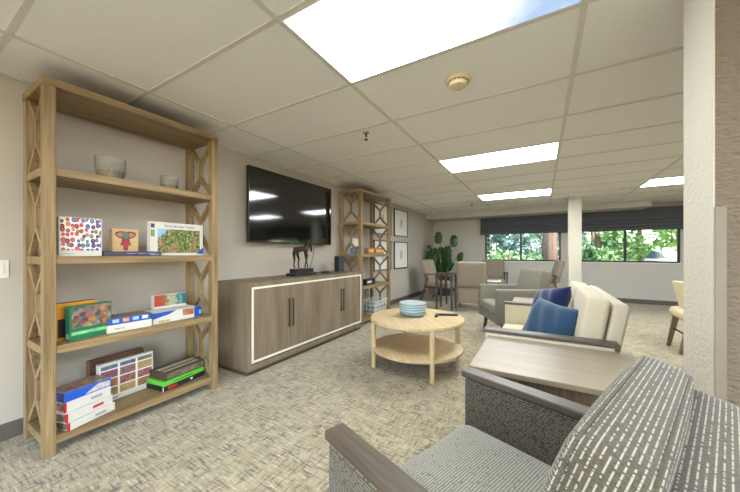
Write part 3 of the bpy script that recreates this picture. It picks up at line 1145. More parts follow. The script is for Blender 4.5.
face(t, 'lower_print', -0.12, -0.06, 0.012, 0.022, plain('grey_print', srgb(160, 160, 165), 0.6))
BROWNC = plain('brown_card', srgb(110, 74, 52), 0.5, var=0.2)
t = box_thing('puzzle_box', 'brown puzzle box standing behind the twelve picture box', 'box', (-2.655, 0.925, Z4), 0.10, 0.33, 0.045, 0.292, BROWNC, group=PZ)
face(t, 'cover_print', -0.15, 0.15, 0.2, 0.275, mosaic('brown_print_mix', 80, 0.5, 0.8, 0.5, srgb(90, 60, 40), 0.5))

# right stack of long boxes
DARKC = plain('black_card', srgb(32, 31, 33), 0.4, var=0.15)
t = box_thing('board_game', 'flat black game box with red print at the bottom of the right stack', 'box', (-2.43, 1.275, Z4), 0.16, 0.34, 0.2, 0.036, DARKC, group=PZ)
face(t, 'red_print', -0.14, -0.07, 0.01, 0.027, RED)
face(t, 'white_print', 0.04, 0.06, 0.012, 0.026, plain('white_print', srgb(225, 228, 235), 0.4))
sideface(t, 'white_edge', -0.012, -0.002, 0.0, 0.036, -0.17, CARD)
t = box_thing('board_game', 'bright green flat game box in the middle of the right stack', 'box', (-2.432, 1.275, Z4 + 0.037), 0.17, 0.335, 0.2, 0.034, plain('bright_green_card', srgb(96, 196, 60), 0.4, var=0.08), group=PZ)
face(t, 'side_print', -0.1, 0.06, 0.012, 0.02, plain('dark_green_print', srgb(40, 120, 50), 0.4))
t = box_thing('board_game', 'dark brown and olive game box on top of the right stack', 'box', (-2.44, 1.285, Z4 + 0.072), 0.15, 0.325, 0.19, 0.058, plain('olive_brown_card', srgb(70, 62, 46), 0.45, var=0.35, nscale=40), group=PZ)
face(t, 'side_print', -0.15, 0.15, 0.008, 0.05, mosaic('olive_mix', 60, 0.35, 0.9, 0.55, srgb(90, 86, 66), 0.55))
topface(t, 'top_print', -0.13, -0.09, -0.15, 0.15, 0.058, plain('tan_print', srgb(170, 160, 140), 0.5, var=0.3, nscale=60))
topface(t, 'top_print', -0.06, -0.03, -0.15, 0.13, 0.058, plain('tan_print', srgb(170, 160, 140), 0.5))

# smoked glass bowls on shelf 1
n = NT('smoked_glass')
n.color(srgb(226, 223, 212))
n.rough(0.2)
n.b.inputs['Transmission Weight'].default_value = 0.75
n.b.inputs['IOR'].default_value = 1.2
SMOKE = n.m
n = NT('dark_ribbed_glass')
v = n.noise(n.coords((60, 60, 6)), 1.0, 3)
n.color(n.ramp(v, [(0.35, srgb(130, 121, 102)), (0.65, srgb(186, 177, 156))]))
n.rough(0.2)
n.b.inputs['Transmission Weight'].default_value = 0.3
DGL = n.m


def bowl(x, y, r, h, label):
    t = thing('glass_bowl', label, 'bowl', (x, y, Z1), 0, 'smoked glass bowls on the top shelf')
    s = 0.42
    MB().lathe([(r * 0.5, 0), (r * 0.72, 0.004), (r * 0.88, h * 0.2), (r * 0.95, h * s), (r * 0.95 - 0.006, h * s), (r * 0.8, h * 0.2), (r * 0.6, 0.012), (0.0, 0.012)]).build('lower_bowl', DGL, t, smooth='auto')
    MB().lathe([(r * 0.95, h * s), (r * 1.0, h * 0.8), (r * 0.99, h), (r * 0.99 - 0.005, h), (r * 1.0 - 0.005, h * 0.8), (r * 0.95 - 0.005, h * s)]).build('upper_bowl', SMOKE, t, smooth='auto')


bowl(-2.52, 0.835, 0.083, 0.155, 'larger two-tone smoked glass bowl on the top shelf, towards the left')
bowl(-2.52, 1.2, 0.062, 0.112, 'smaller two-tone smoked glass bowl on the top shelf, towards the right')

# items on the far bookshelf ------------------------------
FZ = 'things on the far bookshelf'
t = box_thing('puzzle_box', 'white and blue puzzle box at the left end of the far bookshelf', 'box', (-2.56, 3.98, Z2), 0, 0.20, 0.06, 0.24, CARD, group=FZ)
sideface(t, 'blue_print', -0.055, -0.005, 0.0, 0.1, -0.1, plain('sky_blue_print', srgb(60, 140, 205), 0.4, var=0.2))
t = box_thing('puzzle_box', 'blue and violet puzzle box beside the white one on the far bookshelf', 'box', (-2.43, 3.93, Z2), 0, 0.12, 0.1, 0.12, plain('azure_card', srgb(70, 130, 200), 0.4, var=0.3, nscale=30), group=FZ)
sideface(t, 'violet_print', -0.06, -0.01, 0.03, 0.11, -0.06, plain('violet_print', srgb(110, 90, 170), 0.4, var=0.2))
CRATE = wood('tan_crate_wood', srgb(180, 128, 74), srgb(140, 92, 48), 'Y', 30, 0.6)
for y, w_, lb in ((4.24, 0.2, 'darker tan wooden box in the middle of the far bookshelf'), (4.52, 0.26, 'wider tan wooden box right of the darker one on the far bookshelf')):
    t = thing('wooden_box', lb, 'box', (-2.5, y, Z2), 0, FZ)
    m = MB()
    d = 0.06
    m.box(-d, -w_ / 2, 0, d, w_ / 2, 0.008)
    m.box(-d, -w_ / 2, 0.008, -d + 0.008, w_ / 2, 0.1)
    m.box(d - 0.008, -w_ / 2, 0.008, d, w_ / 2, 0.1)
    m.box(-d + 0.008, -w_ / 2, 0.008, d - 0.008, -w_ / 2 + 0.008, 0.1)
    m.box(-d + 0.008, w_ / 2 - 0.008, 0.008, d - 0.008, w_ / 2, 0.1)
    m.build('box_body', CRATE, t)
    B(d, -w_ / 2 + 0.02, 0.03, d + 0.002, w_ / 2 - 0.02, 0.075).build('front_panel', plain('pale_tan_print', srgb(214, 180, 130), 0.5, var=0.15, nscale=60), t)
t = box_thing('board_game', 'small black box with white lettering on the far bookshelf', 'box', (-2.42, 4.19, Z3), 0, 0.3, 0.1, 0.095, DARKC, group=FZ)
face(t, 'white_label', -0.11, 0.02, 0.03, 0.065, plain('white_print', srgb(225, 228, 235), 0.4, var=0.3, nscale=90))
# wire basket
t = thing('wire_basket', 'white patterned wire basket on the bottom of the far bookshelf', 'basket', (-2.5, 4.46, Z4), 0)
WIRE = plain('white_wire', srgb(224, 224, 222), 0.4, 0.1)
m = MB()
bx0, bx1, by0, by1, bh = -0.11, 0.11, -0.2, 0.2, 0.22
def edgeloop(z, e):
    return [(bx0 - e, by0 - e, z), (bx1 + e, by0 - e, z), (bx1 + e, by1 + e, z), (bx0 - e, by1 + e, z), (bx0 - e, by0 - e, z)]
for z in (0.006, 0.075, 0.15, bh):
    e = z * 0.12
    L = edgeloop(z, e)
    for a, b in zip(L, L[1:]):
        m.tube([a, b], 0.005, 6)
m.build('wire_ring', WIRE, t)
m = MB()
for s in (bx0, bx1):
    for k in range(7):
        y = by0 + k * (by1 - by0) / 6
        for dk in (-1, 1):
            y2 = max(by0, min(by1, y + dk * 0.066))
            m.tube([(s, y, 0.006), (s * 1.24, y2, bh)], 0.004, 6)
for s in (by0, by1):
    for k in range(4):
        x = bx0 + k * (bx1 - bx0) / 3
        m.tube([(x, s, 0.006), (x, s * 1.13, bh)], 0.004, 6)
m.build('wire_lattice', WIRE, t)
B(bx0, by0, 0.0, bx1, by1, 0.012).build('basket_floor', WIRE, t)
B(bx0 + 0.02, by0 + 0.02, 0.012, bx1 - 0.02, by1 - 0.02, 0.19).build('liner', plain('marbled_grey_liner', srgb(150, 156, 156), 0.8, var=0.5, nscale=26), t, bevel=0.02)

# ------------------------------------------------------------------ coffee table
TX, TY, TR = -1.095, 2.825, 0.468
t = thing('coffee_table', 'round blond wood coffee table with a lower shelf', 'coffee table', (TX, TY, 0), math.radians(-51))
MB().lathe([(TR - 0.006, 0.455), (TR, 0.461), (TR, 0.484), (TR - 0.006, 0.49), (0.0, 0.49)], n=72).build('tabletop', ash('X'), t, smooth='auto')
MB().lathe([(TR - 0.022, 0.17), (TR - 0.016, 0.176), (TR - 0.016, 0.196), (TR - 0.022, 0.20), (0.0, 0.20)], n=72).build('lower_shelf', ash('X'), t, smooth='auto')
for k in range(4):
    a = k * PI / 2
    r = TR - 0.026
    MB().tube([(r * math.cos(a), r * math.sin(a), 0), (r * math.cos(a), r * math.sin(a), 0.012), (r * math.cos(a), r * math.sin(a), 0.3), (r * math.cos(a), r * math.sin(a), 0.456)],
              [0.018, 0.021, 0.024, 0.026], 20).build('leg', ash('Z'), t, smooth='auto')
# stack of bowls
n = NT('pale_blue_glaze')
tc = n.coords()
sp = n.new('ShaderNodeSeparateXYZ')
n.link(tc, sp.inputs[0])
v = n.noise(n.coords((4, 4, 90)), 1.0, 3)
n.color(n.ramp(v, [(0.35, srgb(96, 124, 140)), (0.65, srgb(146, 170, 180))]))
n.rough(0.25)
GLZ = n.m
b0 = None
for k in range(4):
    t = thing('ceramic_bowl', ['lowest pale blue bowl of the stack on the coffee table', 'second pale blue bowl from the bottom of the stack',
                               'third pale blue bowl from the bottom of the stack', 'top pale blue bowl of the stack on the coffee table'][k], 'bowl',
              (-1.15, 2.86, 0.4905 + k * 0.024), 0, 'stacked pale blue bowls')
    MB().lathe([(0.085, 0.0), (0.1, 0.002), (0.122, 0.012), (0.133, 0.03), (0.137, 0.048), (0.1365, 0.06), (0.1315, 0.06), (0.1305, 0.048), (0.118, 0.026), (0.0, 0.018)], n=48).build('bowl_body', GLZ, t, smooth='auto')
    MB().lathe([(0.1365, 0.0555), (0.1385, 0.059), (0.1365, 0.0625), (0.1325, 0.0625), (0.1305, 0.059)], n=48).build('rim', plain('pale_glaze_rim', srgb(176, 190, 194), 0.3), t, smooth='auto')
# remote and small cable box
t = thing('remote_control', 'black remote control lying on the coffee table', 'remote control', (-0.84, 3.02, 0.4905), math.radians(24))
B(-0.11, -0.022, 0, 0.11, 0.022, 0.018).build('shell', BLACK, t, bevel=0.005)
m = MB()
for i in range(8):
    for j in range(3):
        m.lathe([(0.004, 0.017), (0.004, 0.0195), (0, 0.0195)], (-0.085 + i * 0.022, -0.012 + j * 0.012, 0), 8)
m.build('button_pad', plain('dark_grey_rubber', srgb(52, 52, 54), 0.6), t)
t = thing('eyeglass_case', 'small black object beside the remote control on the coffee table', 'case', (-0.915, 2.915, 0.4905), math.radians(100))
B(-0.045, -0.016, 0, 0.045, 0.016, 0.02).build('case_body', BLACK, t, bevel=0.007)
B(-0.03, -0.0165, 0.009, 0.03, -0.0155, 0.0105).build('seam', plain('dark_grey_rubber', srgb(52, 52, 54), 0.6), t)

# ------------------------------------------------------------------ foreground armchair
FB, FL = srgb(96, 90, 82), srgb(196, 190, 178)
AW, AD, AH = 0.74, 0.78, 0.635
rz = math.radians(-110.5)
back = Vector((-math.sin(rz), math.cos(rz), 0))
fc = Vector((-0.405, 1.005, 0))
t = thing('armchair', 'woven grey armchair in the foreground with dark wood arm caps', 'armchair', tuple(fc + back * AD / 2), rz)
armm = woven('woven_dark_arm_cloth', srgb(84, 78, 68), srgb(120, 113, 100), 'Z', 'Y', 0.0085, 0.008, 0.22, 0.45)
seatm = woven('woven_seat_cloth_lit', srgb(136, 134, 125), srgb(166, 164, 153), 'Y', 'X', 0.0085, 0.012, 0.22, 0.36)  # paler copy of the chair cloth, ceiling panel light put into the colour
cushm = woven('woven_cushion_cloth', srgb(98, 91, 79), srgb(170, 163, 148), 'ZY', 'XZ', 0.0088, 0.008, 0.14, 0.45)
aw = 0.065
for s in (-1, 1):
    x0, x1 = (s * AW / 2, s * (AW / 2 - aw)) if s < 0 else (AW / 2 - aw, AW / 2)
    B(min(x0, x1) + 0.004, -AD / 2 + 0.012, 0.12, max(x0, x1) - 0.004, AD / 2, AH - 0.03).build('arm_panel', armm, t, bevel=0.012, seg=3)
    B(min(x0, x1), -AD / 2, AH - 0.028, max(x0, x1), AD / 2 - 0.01, AH).build('arm_cap', darkwood('Y'), t, bevel=0.006, seg=3)
for sx in (-1, 1):
    for sy in (-1, 1):
        MB().beam((sx * (AW / 2 - 0.045), sy * (AD / 2 - 0.05), 0.13), (sx * (AW / 2 - 0.04), sy * (AD / 2 - 0.045), 0), 0.05, 0.05, w2=0.03, t2=0.03).build('leg', darkwood('Z'), t)
B(-AW / 2 + aw, -AD / 2 + 0.035, 0.13, AW / 2 - aw, AD / 2 - 0.02, 0.28).build('seat_base', armm, t, bevel=0.01)
MB().cushion((0, -0.065, 0.358), (AW - 2 * aw - 0.006, 0.60, 0.15), 0.03, 0.012, thin=2).build('seat_cushion', seatm, t, smooth=True)
# tilted outer back and loose back cushion
def welt(w, h, r, parent, y, z0, mat, loc, rot, x0=0.0, rad=0.0045):
    pts = []
    for cx, cz, a0 in ((w / 2 - r, h - r, 0), (-w / 2 + r, h - r, 90), (-w / 2 + r, r, 180), (w / 2 - r, r, 270)):
        for k in range(5):
            a = math.radians(a0 + 22.5 * k)
            pts.append((x0 + cx + r * math.cos(a), y, z0 + cz + r * math.sin(a)))
    pts.append(pts[0])
    return MB().tube(pts, rad, 8).build('piping', mat, parent, smooth=True)


CW = AW - 2 * aw - 0.012
MB().cushion((0, 0, 0.29), (CW + 0.006, 0.115, 0.55), 0.035, 0.004, thin=1, n=16).build('backrest', cushm, t, smooth=True, loc=(0, 0.186, 0.25), rot=(math.radians(-14), 0, 0))
cu = MB().cushion((0, 0, 0.232), (CW, 0.115, 0.464), 0.038, 0.022, thin=1, n=16).build('back_cushion', cushm, t, smooth=True, loc=(0, 0.098, 0.415), rot=(math.radians(-18), 0, 0))
for y in (-0.046, 0.046):
    welt(CW - 0.014, 0.45, 0.038, cu, y, 0.007, cushm, None, None)

# ------------------------------------------------------------------ end table
t = thing('end_table', 'square grey wood end table between the two armrests in front', 'side table', (-0.30, 1.455, 0))
B(0, 0, 0.575, 0.72, 0.59, 0.60).build('tabletop', tablewood('X'), t, bevel=0.003)
B(0.012, 0.012, 0.08, 0.708, 0.578, 0.575).build('cabinet', brownwood('Z'), t)
for x in (0.04, 0.68):
    for y in (0.04, 0.55):
        B(x - 0.02, y - 0.02, 0, x + 0.02, y + 0.02, 0.08).build('foot', darkwood('Z'), t)

t = dup(t, (-0.28, 3.39, 0), label='square grey wood end table beyond the far arm of the cream sofa')

# ------------------------------------------------------------------ cream loveseat
CR = cloth('cream_upholstery', srgb(206, 194, 168), weave=240, var=0.07, sheen=0.15)
SY0, SY1 = 2.06, 3.36
SW, SD = SY1 - SY0, 0.70
t = thing('loveseat', 'cream two seat sofa with dark wood arm caps behind the end table', 'sofa', (-0.33 + SD / 2, (SY0 + SY1) / 2, 0), math.radians(-90))
for s in (-1, 1):
    xa, xb = sorted((s * SW / 2, s * (SW / 2 - 0.085)))
    B(xa + 0.004, -SD / 2 + 0.01, 0.1, xb - 0.004, SD / 2 - 0.02, 0.615).build('arm_panel', CR, t, bevel=0.012, seg=3)
    B(xa, -SD / 2, 0.617, xb, SD / 2, 0.638).build('arm_cap', darkwood('Y'), t, bevel=0.005, seg=3)
B(-SW / 2 + 0.085, -SD / 2 + 0.03, 0.1, SW / 2 - 0.085, SD / 2 - 0.04, 0.28).build('seat_base', CR, t, bevel=0.01)
for s in (-1, 1):
    cw = SW / 2 - 0.09
    MB().cushion((s * (cw / 2 + 0.002), -0.06, 0.355), (cw, 0.58, 0.15), 0.035, 0.012).build('seat_cushion', CR, t, smooth=True)
    MB().cushion((0, 0, 0.23), (cw, 0.12, 0.46), 0.025, 0.008, thin=1, n=14).build('back_cushion', CR, t, smooth=True, loc=(s * (cw / 2 + 0.002), 0.198, 0.42), rot=(math.radians(-9), 0, 0))
MB().cushion((0, 0, 0.33), (SW - 0.175, 0.075, 0.62), 0.02, 0.0, thin=1, n=14).build('backrest', CR, t, smooth=True, loc=(0, 0.268, 0.215), rot=(math.radians(-10), 0, 0))
for sx in (-1, 1):
    for sy in (-1, 1):
        B(sx * (SW / 2 - 0.05) - 0.02, sy * (SD / 2 - 0.06) - 0.02, 0, sx * (SW / 2 - 0.05) + 0.02, sy * (SD / 2 - 0.06) + 0.02, 0.11).build('leg', darkwood('Z'), t)


def pillow(label, loc, rot, mat, s=0.46, th=0.15):
    bm = bmesh.new()
    bmesh.ops.create_grid(bm, x_segments=26, y_segments=26, size=1.0)
    vs, fs = [], []
    g = [(v.co.x, v.co.y) for v in bm.verts]
    q = [tuple(v.index for v in f.verts) for f in bm.faces]
    bm.free()
    N = len(g)
    for sg in (1, -1):
        for a, b in g:
            pin = 1 - 0.09 * ((1 - a * a) * abs(b) ** 2 + (1 - b * b) * abs(a) ** 2)
            k = max(0.0, (1 - a ** 4) * (1 - b ** 4)) ** 0.55
            wr = 0.006 * math.sin(9 * a + 4 * b) * k
            vs.append((a * s / 2 * pin, b * s / 2 * pin, sg * (th / 2 * k + 0.004) + wr))
    fs = q + [tuple(i + N for i in reversed(f)) for f in q]
    ring = [i for i in range(N) if abs(abs(g[i][0]) - 1) < 1e-5 or abs(abs(g[i][1]) - 1) < 1e-5]
    ring.sort(key=lambda i: math.atan2(g[i][1], g[i][0]))
    for i, j in zip(ring, ring[1:] + ring[:1]):
        fs.append((i, j, j + N, i + N))
    o = MB().add(vs, fs).build('throw_pillow', mat, smooth=True, loc=loc, rot=rot)
    return tag(o, label, 'pillow', 'blue throw pillows on the loveseat')


BLU = ribbed('blue_corduroy', srgb(28, 66, 98), 'Y', 0.012)
NAV = cloth('navy_velvet', srgb(28, 40, 84), weave=120, var=0.3, sheen=0.4)
pillow('mid blue ribbed throw pillow nearest the end table', (0.045, 2.41, 0.605), Euler((math.radians(64), math.radians(4), math.radians(-50))), BLU, 0.40)
pillow('navy throw pillow behind the ribbed blue one', (0.05, 2.80, 0.69), Euler((math.radians(64), math.radians(-10), math.radians(-58))), NAV, 0.36)

# ------------------------------------------------------------------ grey armchair in the middle
G1 = cloth('grey_tweed', srgb(122, 116, 102), weave=230, var=0.22, sheen=0.15)
G2 = cloth('grey_tweed_seat', srgb(138, 132, 119), weave=230, var=0.2, sheen=0.15)
a0, a1 = Vector((-0.82, 4.66, 0)), Vector((-0.475, 4.0, 0))
wd = (a1 - a0)
mid = (a0 + a1) / 2
bk = Vector((0.886, 0.463, 0)).normalized()
rz = math.atan2(-bk.x, bk.y)
GW, GD = wd.length, 0.78
t = thing('armchair', 'grey tweed armchair with dark tapered legs behind the loveseat', 'armchair', tuple(mid + bk * GD / 2), rz)
for s in (-1, 1):
    xa, xb = sorted((s * GW / 2, s * (GW / 2 - 0.09)))
    B(xa, -GD / 2, 0.22, xb, GD / 2 - 0.04, 0.65).build('arm_panel', G1, t, bevel=0.014, seg=3)
    B(xa + 0.004, -GD / 2 + 0.006, 0.65, xb - 0.004, GD / 2 - 0.05, 0.668).build('arm_cap', G2, t, bevel=0.006)
B(-GW / 2 + 0.09, -GD / 2 + 0.01, 0.22, GW / 2 - 0.09, GD / 2 - 0.05, 0.33).build('seat_base', G1, t, bevel=0.01)
MB().cushion((0, -0.07, 0.395), (GW - 0.19, 0.63, 0.14), 0.035, 0.015).build('seat_cushion', G2, t, smooth=True)
MB().cushion((0, 0, 0.30), (GW - 0.185, 0.17, 0.58), 0.04, 0.015, thin=1).build('backrest', G1, t, smooth=True, loc=(0, 0.13, 0.34), rot=(math.radians(-14), 0, 0))
for sx in (-1, 1):
    for sy in (-1, 1):
        MB().beam((sx * (GW / 2 - 0.07), sy * (GD / 2 - 0.1), 0.23), (sx * (GW / 2 - 0.055), sy * (GD / 2 - 0.07), 0), 0.05, 0.05, w2=0.026, t2=0.026).build('leg', darkwood('Z'), t)

# ------------------------------------------------------------------ high back lounge chairs
TAN = cloth('tan_upholstery', srgb(150, 137, 121), weave=200, var=0.08, sheen=0.15)


def lounge(label, loc, face_dir, tall=0.98):
    """face_dir is the way the sitter looks, in degrees from +X"""
    rz = math.radians(face_dir) + PI / 2
    t = thing('lounge_chair', label, 'chair', loc, rz, 'tan high back lounge chairs')
    w = 0.54
    MB().cushion((0, -0.02, 0.40), (w - 0.06, 0.54, 0.13), 0.035, 0.012).build('seat', TAN, t, smooth=True)
    MB().cushion((0, 0, 0.25), (w - 0.01, 0.11, 0.50), 0.04, 0.012, thin=1).build('backrest', TAN, t, smooth=True, loc=(0, 0.27, 0.48), rot=(math.radians(-15), 0, 0))
    B(-w / 2 + 0.02, 0.2, 0.15, w / 2 - 0.02, 0.262, 0.505).build('rear_panel', TAN, t, bevel=0.006)
    m = MB()
    m.beam((-w / 2 + 0.02, -0.25, 0.33), (w / 2 - 0.02, -0.25, 0.33), 0.03, 0.04)
    m.beam((-w / 2 + 0.02, -0.26, 0.33), (-w / 2 + 0.02, 0.28, 0.33), 0.025, 0.04)
    m.beam((w / 2 - 0.02, -0.26, 0.33), (w / 2 - 0.02, 0.28, 0.33), 0.025, 0.04)
    m.build('seat_frame', darkwood('X'), t)
    for s in (-1, 1):
        x = s * (w / 2 - 0.005)
        MB().beam((x, -0.25, 0.645), (x, -0.27, 0), 0.045, 0.03, (1, 0, 0), 0.03, 0.024).build('leg', darkwood('Z'), t)
        MB().beam((x, 0.22, 0.56), (x, 0.38, 0), 0.045, 0.03, (1, 0, 0), 0.028, 0.024).build('leg', darkwood('Z'), t)
        m = MB()
        m.beam((x, -0.31, 0.655), (x, 0.30, 0.63), 0.05, 0.025)
        m.build('arm', darkwood('Y'), t, bevel=0.006)
        MB().beam((x, 0.28, 0.62), (x, 0.2, 0.5), 0.03, 0.03, (1, 0, 0)).build('arm_support', darkwood('Z'), t)
    return t


la = lounge('tan lounge chair in front of the potted plant, turned to the right', (-2.03, 6.84, 0), -12)
lb = dup(la, (-1.21, 6.2, 0), math.radians(98) + PI / 2, 'tan lounge chair seen from the rear, behind the grey armchair')
lc = dup(la, (-1.02, 7.95, 0), math.radians(-78) + PI / 2, 'tan lounge chair facing the camera under the left window')
ld = dup(la, (-0.03, 7.72, 0), math.radians(188) + PI / 2, 'tan lounge chair seen side on beside the square column')

# small dark table
t = thing('occasional_table', 'small dark wood square table beside the tan lounge chairs', 'side table', (-1.84, 5.74, 0))
B(0, 0, 0.70, 0.36, 0.36, 0.725).build('tabletop', darkwood('X'), t, bevel=0.003)
for x in (0.03, 0.33):
    for y in (0.03, 0.33):
        MB().beam((x, y, 0.70), (x, y, 0), 0.045, 0.045, w2=0.03, t2=0.03).build('leg', darkwood('Z'), t)

# stand-in table: its white top imitates light reflected off the far chair seat
t = thing('seat_glare_table', 'stand-in table whose white top imitates glare on the far tan chair seat', 'side table', (-1.02, 7.0, 0), 0.1)
B(-0.24, -0.2, 0.50, 0.26, 0.2, 0.525).build('tabletop', plain('white_seat_glare', srgb(226, 224, 220), 0.3, var=0.02), t, bevel=0.003)
for x in (-0.2, 0.22):
    for y in (-0.16, 0.16):
        MB().beam((x, y, 0.5), (x, y, 0), 0.03, 0.03).build('leg', darkwood('Z'), t)
t = thing('book', 'small dark book lying on the white stand-in for the seat glare', 'book', (-0.92, 6.98, 0.5255), 0.5)
B(-0.09, -0.06, 0, 0.09, 0.06, 0.003).build('cover', BLACK, t)
B(-0.086, -0.057, 0.003, 0.088, 0.057, 0.019).build('pages', CARD, t)
B(-0.09, -0.06, 0.019, 0.09, 0.06, 0.022).build('cover', BLACK, t)

# ------------------------------------------------------------------ cream dining chair by the partition
t = thing('dining_chair', 'cream dining chair with curved back, half hidden by the partition', 'chair', (1.58, 4.78, 0), math.radians(90))
# local -Y faces +X world: rotate so that the front looks to +X
CL = plain('cream_leather', srgb(232, 214, 176), 0.45, var=0.03)
m = MB()
prof = []
NB = 14
vs, fs = [], []
for i in range(NB + 1):
    a = math.radians(-68 + 136 * i / NB)
    for (rr, zz) in ((0.185, 0.49), (0.215, 0.49), (0.285, 0.81), (0.25, 0.81)):
        vs.append((rr * math.sin(a), rr * math.cos(a) * 0.85, zz - 0.02 * abs(math.sin(a))))
for i in range(NB):
    for k in range(4):
        a, b = i * 4 + k, i * 4 + (k + 1) % 4
        fs.append((a, b, b + 4, a + 4))
fs += [(3, 2, 1, 0), (NB * 4, NB * 4 + 1, NB * 4 + 2, NB * 4 + 3)]
m.add(vs, fs)
m.build('backrest', CL, t, bevel=0.008, smooth='auto', seg=3)
MB().cushion((0, -0.01, 0.43), (0.47, 0.48, 0.12), 0.055, 0.02).build('seat', CL, t, smooth=True)
B(-0.2, -0.22, 0.37, 0.2, 0.17, 0.41).build('seat_frame', greyoak('X'), t)
for s in (-1, 1):
    MB().beam((s * 0.19, 0.16, 0.41), (s * 0.19, 0.235, 0), 0.055, 0.04, (1, 0, 0), 0.035, 0.028).build('leg', greyoak('Z'), t)
    MB().beam((s * 0.19, -0.2, 0.41), (s * 0.19, -0.21, 0), 0.05, 0.04, (1, 0, 0), 0.035, 0.028).build('leg', greyoak('Z'), t)
MB().beam((-0.19, 0.19, 0.22), (0.19, 0.19, 0.22), 0.015, 0.015).build('stretcher', BLACKM, t)
t.rotation_euler = (0, 0, math.radians(90))

# ------------------------------------------------------------------ potted monstera
t = thing('potted_plant', 'tall potted split-leaf plant in a blue pot in the far left corner', 'plant', (-2.22, 7.75, 0))
POT = plain('blue_green_glaze', srgb(44, 62, 74), 0.3, var=0.2)
MB().lathe([(0.13, 0), (0.17, 0.02), (0.21, 0.3), (0.22, 0.5), (0.205, 0.5), (0.195, 0.46), (0.0, 0.46)]).build('pot', POT, t, smooth='auto')
MB().lathe([(0.195, 0.455), (0.19, 0.47), (0.0, 0.475)]).build('soil', plain('dark_soil', srgb(50, 38, 28), 0.95, var=0.3), t)
n = NT('monstera_leaf')
v = n.noise(n.coords((9, 9, 9)), 1.0, 3)
n.color(n.ramp(v, [(0.35, srgb(18, 42, 18)), (0.65, srgb(50, 88, 36))]))
n.rough(0.4)
LEAFM = n.m


def leaf_mesh(size):
    pts = []
    N = 48
    for i in range(N):
        a = 2 * PI * i / N
        r = 1.0 - 0.18 * math.cos(a) + 0.12 * math.cos(2 * a)
        if abs(math.cos(a)) < 0.92 and i % 6 == 3:
            r *= 0.66
        x, y = r * math.sin(a) * 0.8, -r * math.cos(a)
        if i == 0:
            y = -0.55
        pts.append((x * size / 2, y * size / 2 + size * 0.35, -0.25 * abs(x) * size * 0.6 + -0.12 * size * (y) ** 2))
    vs = [(0, size * 0.35, 0.0)] + pts
    fs = [(0, i + 1, (i + 1) % N + 1) for i in range(N)]
    o = len(vs)
    vs2 = [(x, y, z - 0.0015) for x, y, z in vs]
    fs2 = [tuple(reversed([q + o for q in f])) for f in fs]
    side = [(i + 1, o + i + 1, o + (i + 1) % N + 1, (i + 1) % N + 1) for i in range(N)]
    return vs + vs2, fs + fs2 + side


# leaf centres relative to the pot, size, heading, droop
leafs = [(-0.16, -0.02, 1.68, 0.28, 15, -78), (0.26, -0.05, 1.58, 0.27, 10, -75), (0.10, -0.10, 1.30, 0.32, -10, -80), (0.42, 0.0, 1.14, 0.23, -10, -62)]
rl = random.Random(5)
for k in range(22):
    x = rl.uniform(-0.42, 0.08)
    leafs.append((x, rl.uniform(-0.2, 0.16), rl.uniform(0.85, 1.42) - 0.25 * abs(x + 0.15), rl.uniform(0.2, 0.27), rl.uniform(-50, 60), rl.uniform(-85, -45)))
leafs += [(0.16, -0.12, 0.98, 0.24, -20, -70), (0.2, 0.05, 0.86, 0.22, -40, -50), (-0.4, -0.05, 0.8, 0.22, 60, -60)]
lv_, lf_ = leaf_mesh(1.0)
lme = None
for (x, y, z, sz, hd, dr) in leafs:
    if lme is None:
        lo = MB().add(lv_, lf_).build('leaf', LEAFM, t)
        lme = lo.data
    else:
        lo = bpy.data.objects.new('leaf', lme)
        C.objects.link(lo)
        lo.parent = t
    lo.location = (x, y, z)
    lo.scale = (sz * 1.1,) * 3
    lo.rotation_euler = Euler((math.radians(dr), 0, math.radians(180 + hd)))
    bx_ = 0.05 * math.copysign(1, x)
    MB().tube([(bx_, y * 0.2, 0.46), (x * 0.5, y * 0.5, 0.46 + (z - 0.46) * 0.6), (x, y, z)], [0.009, 0.007, 0.005], 6).build('stem', plain('green_stem', srgb(70, 96, 44), 0.6), t, smooth=True)

# ------------------------------------------------------------------ outdoors
n = NT('grass_ground')
v = n.noise(n.coords((3, 3, 3)), 1.0, 4)
n.color(n.ramp(v, [(0.35, srgb(90, 110, 56)), (0.65, srgb(140, 154, 90))]))
n.rough(0.95)
g_ = B(-25, YB + 0.3, -0.3, 30, 45, -0.12).build('lawn', n.m)
g_['kind'] = 'structure'
B_ = B(-25, 15.5, -0.12, 30, 21.5, -0.1).build('parking_lot', plain('asphalt', srgb(120, 120, 122), 0.9, var=0.1))
B_['kind'] = 'structure'


def leaf_mat(name, c1, c2, c3):
    n = NT(name)
    v = n.noise(n.coords((1, 1, 1)), 2.5, 4, 0.7)
    n.color(n.ramp(v, [(0.36, c1), (0.5, c2), (0.64, c3)]))
    n.rough(0.6)
    n.b.inputs['Subsurface Weight'].default_value = 0.0
    return n.m


LM = [leaf_mat('fresh_green_foliage', srgb(110, 146, 66), srgb(156, 188, 98), srgb(206, 222, 146)),
      leaf_mat('mid_green_foliage', srgb(74, 108, 60), srgb(120, 152, 92), srgb(176, 196, 136)),
      leaf_mat('blue_green_foliage', srgb(80, 104, 90), srgb(128, 150, 134), srgb(184, 198, 184))]
BARK = wood('brown_bark', srgb(132, 104, 86), srgb(80, 60, 50), 'Z', 14, 0.9)


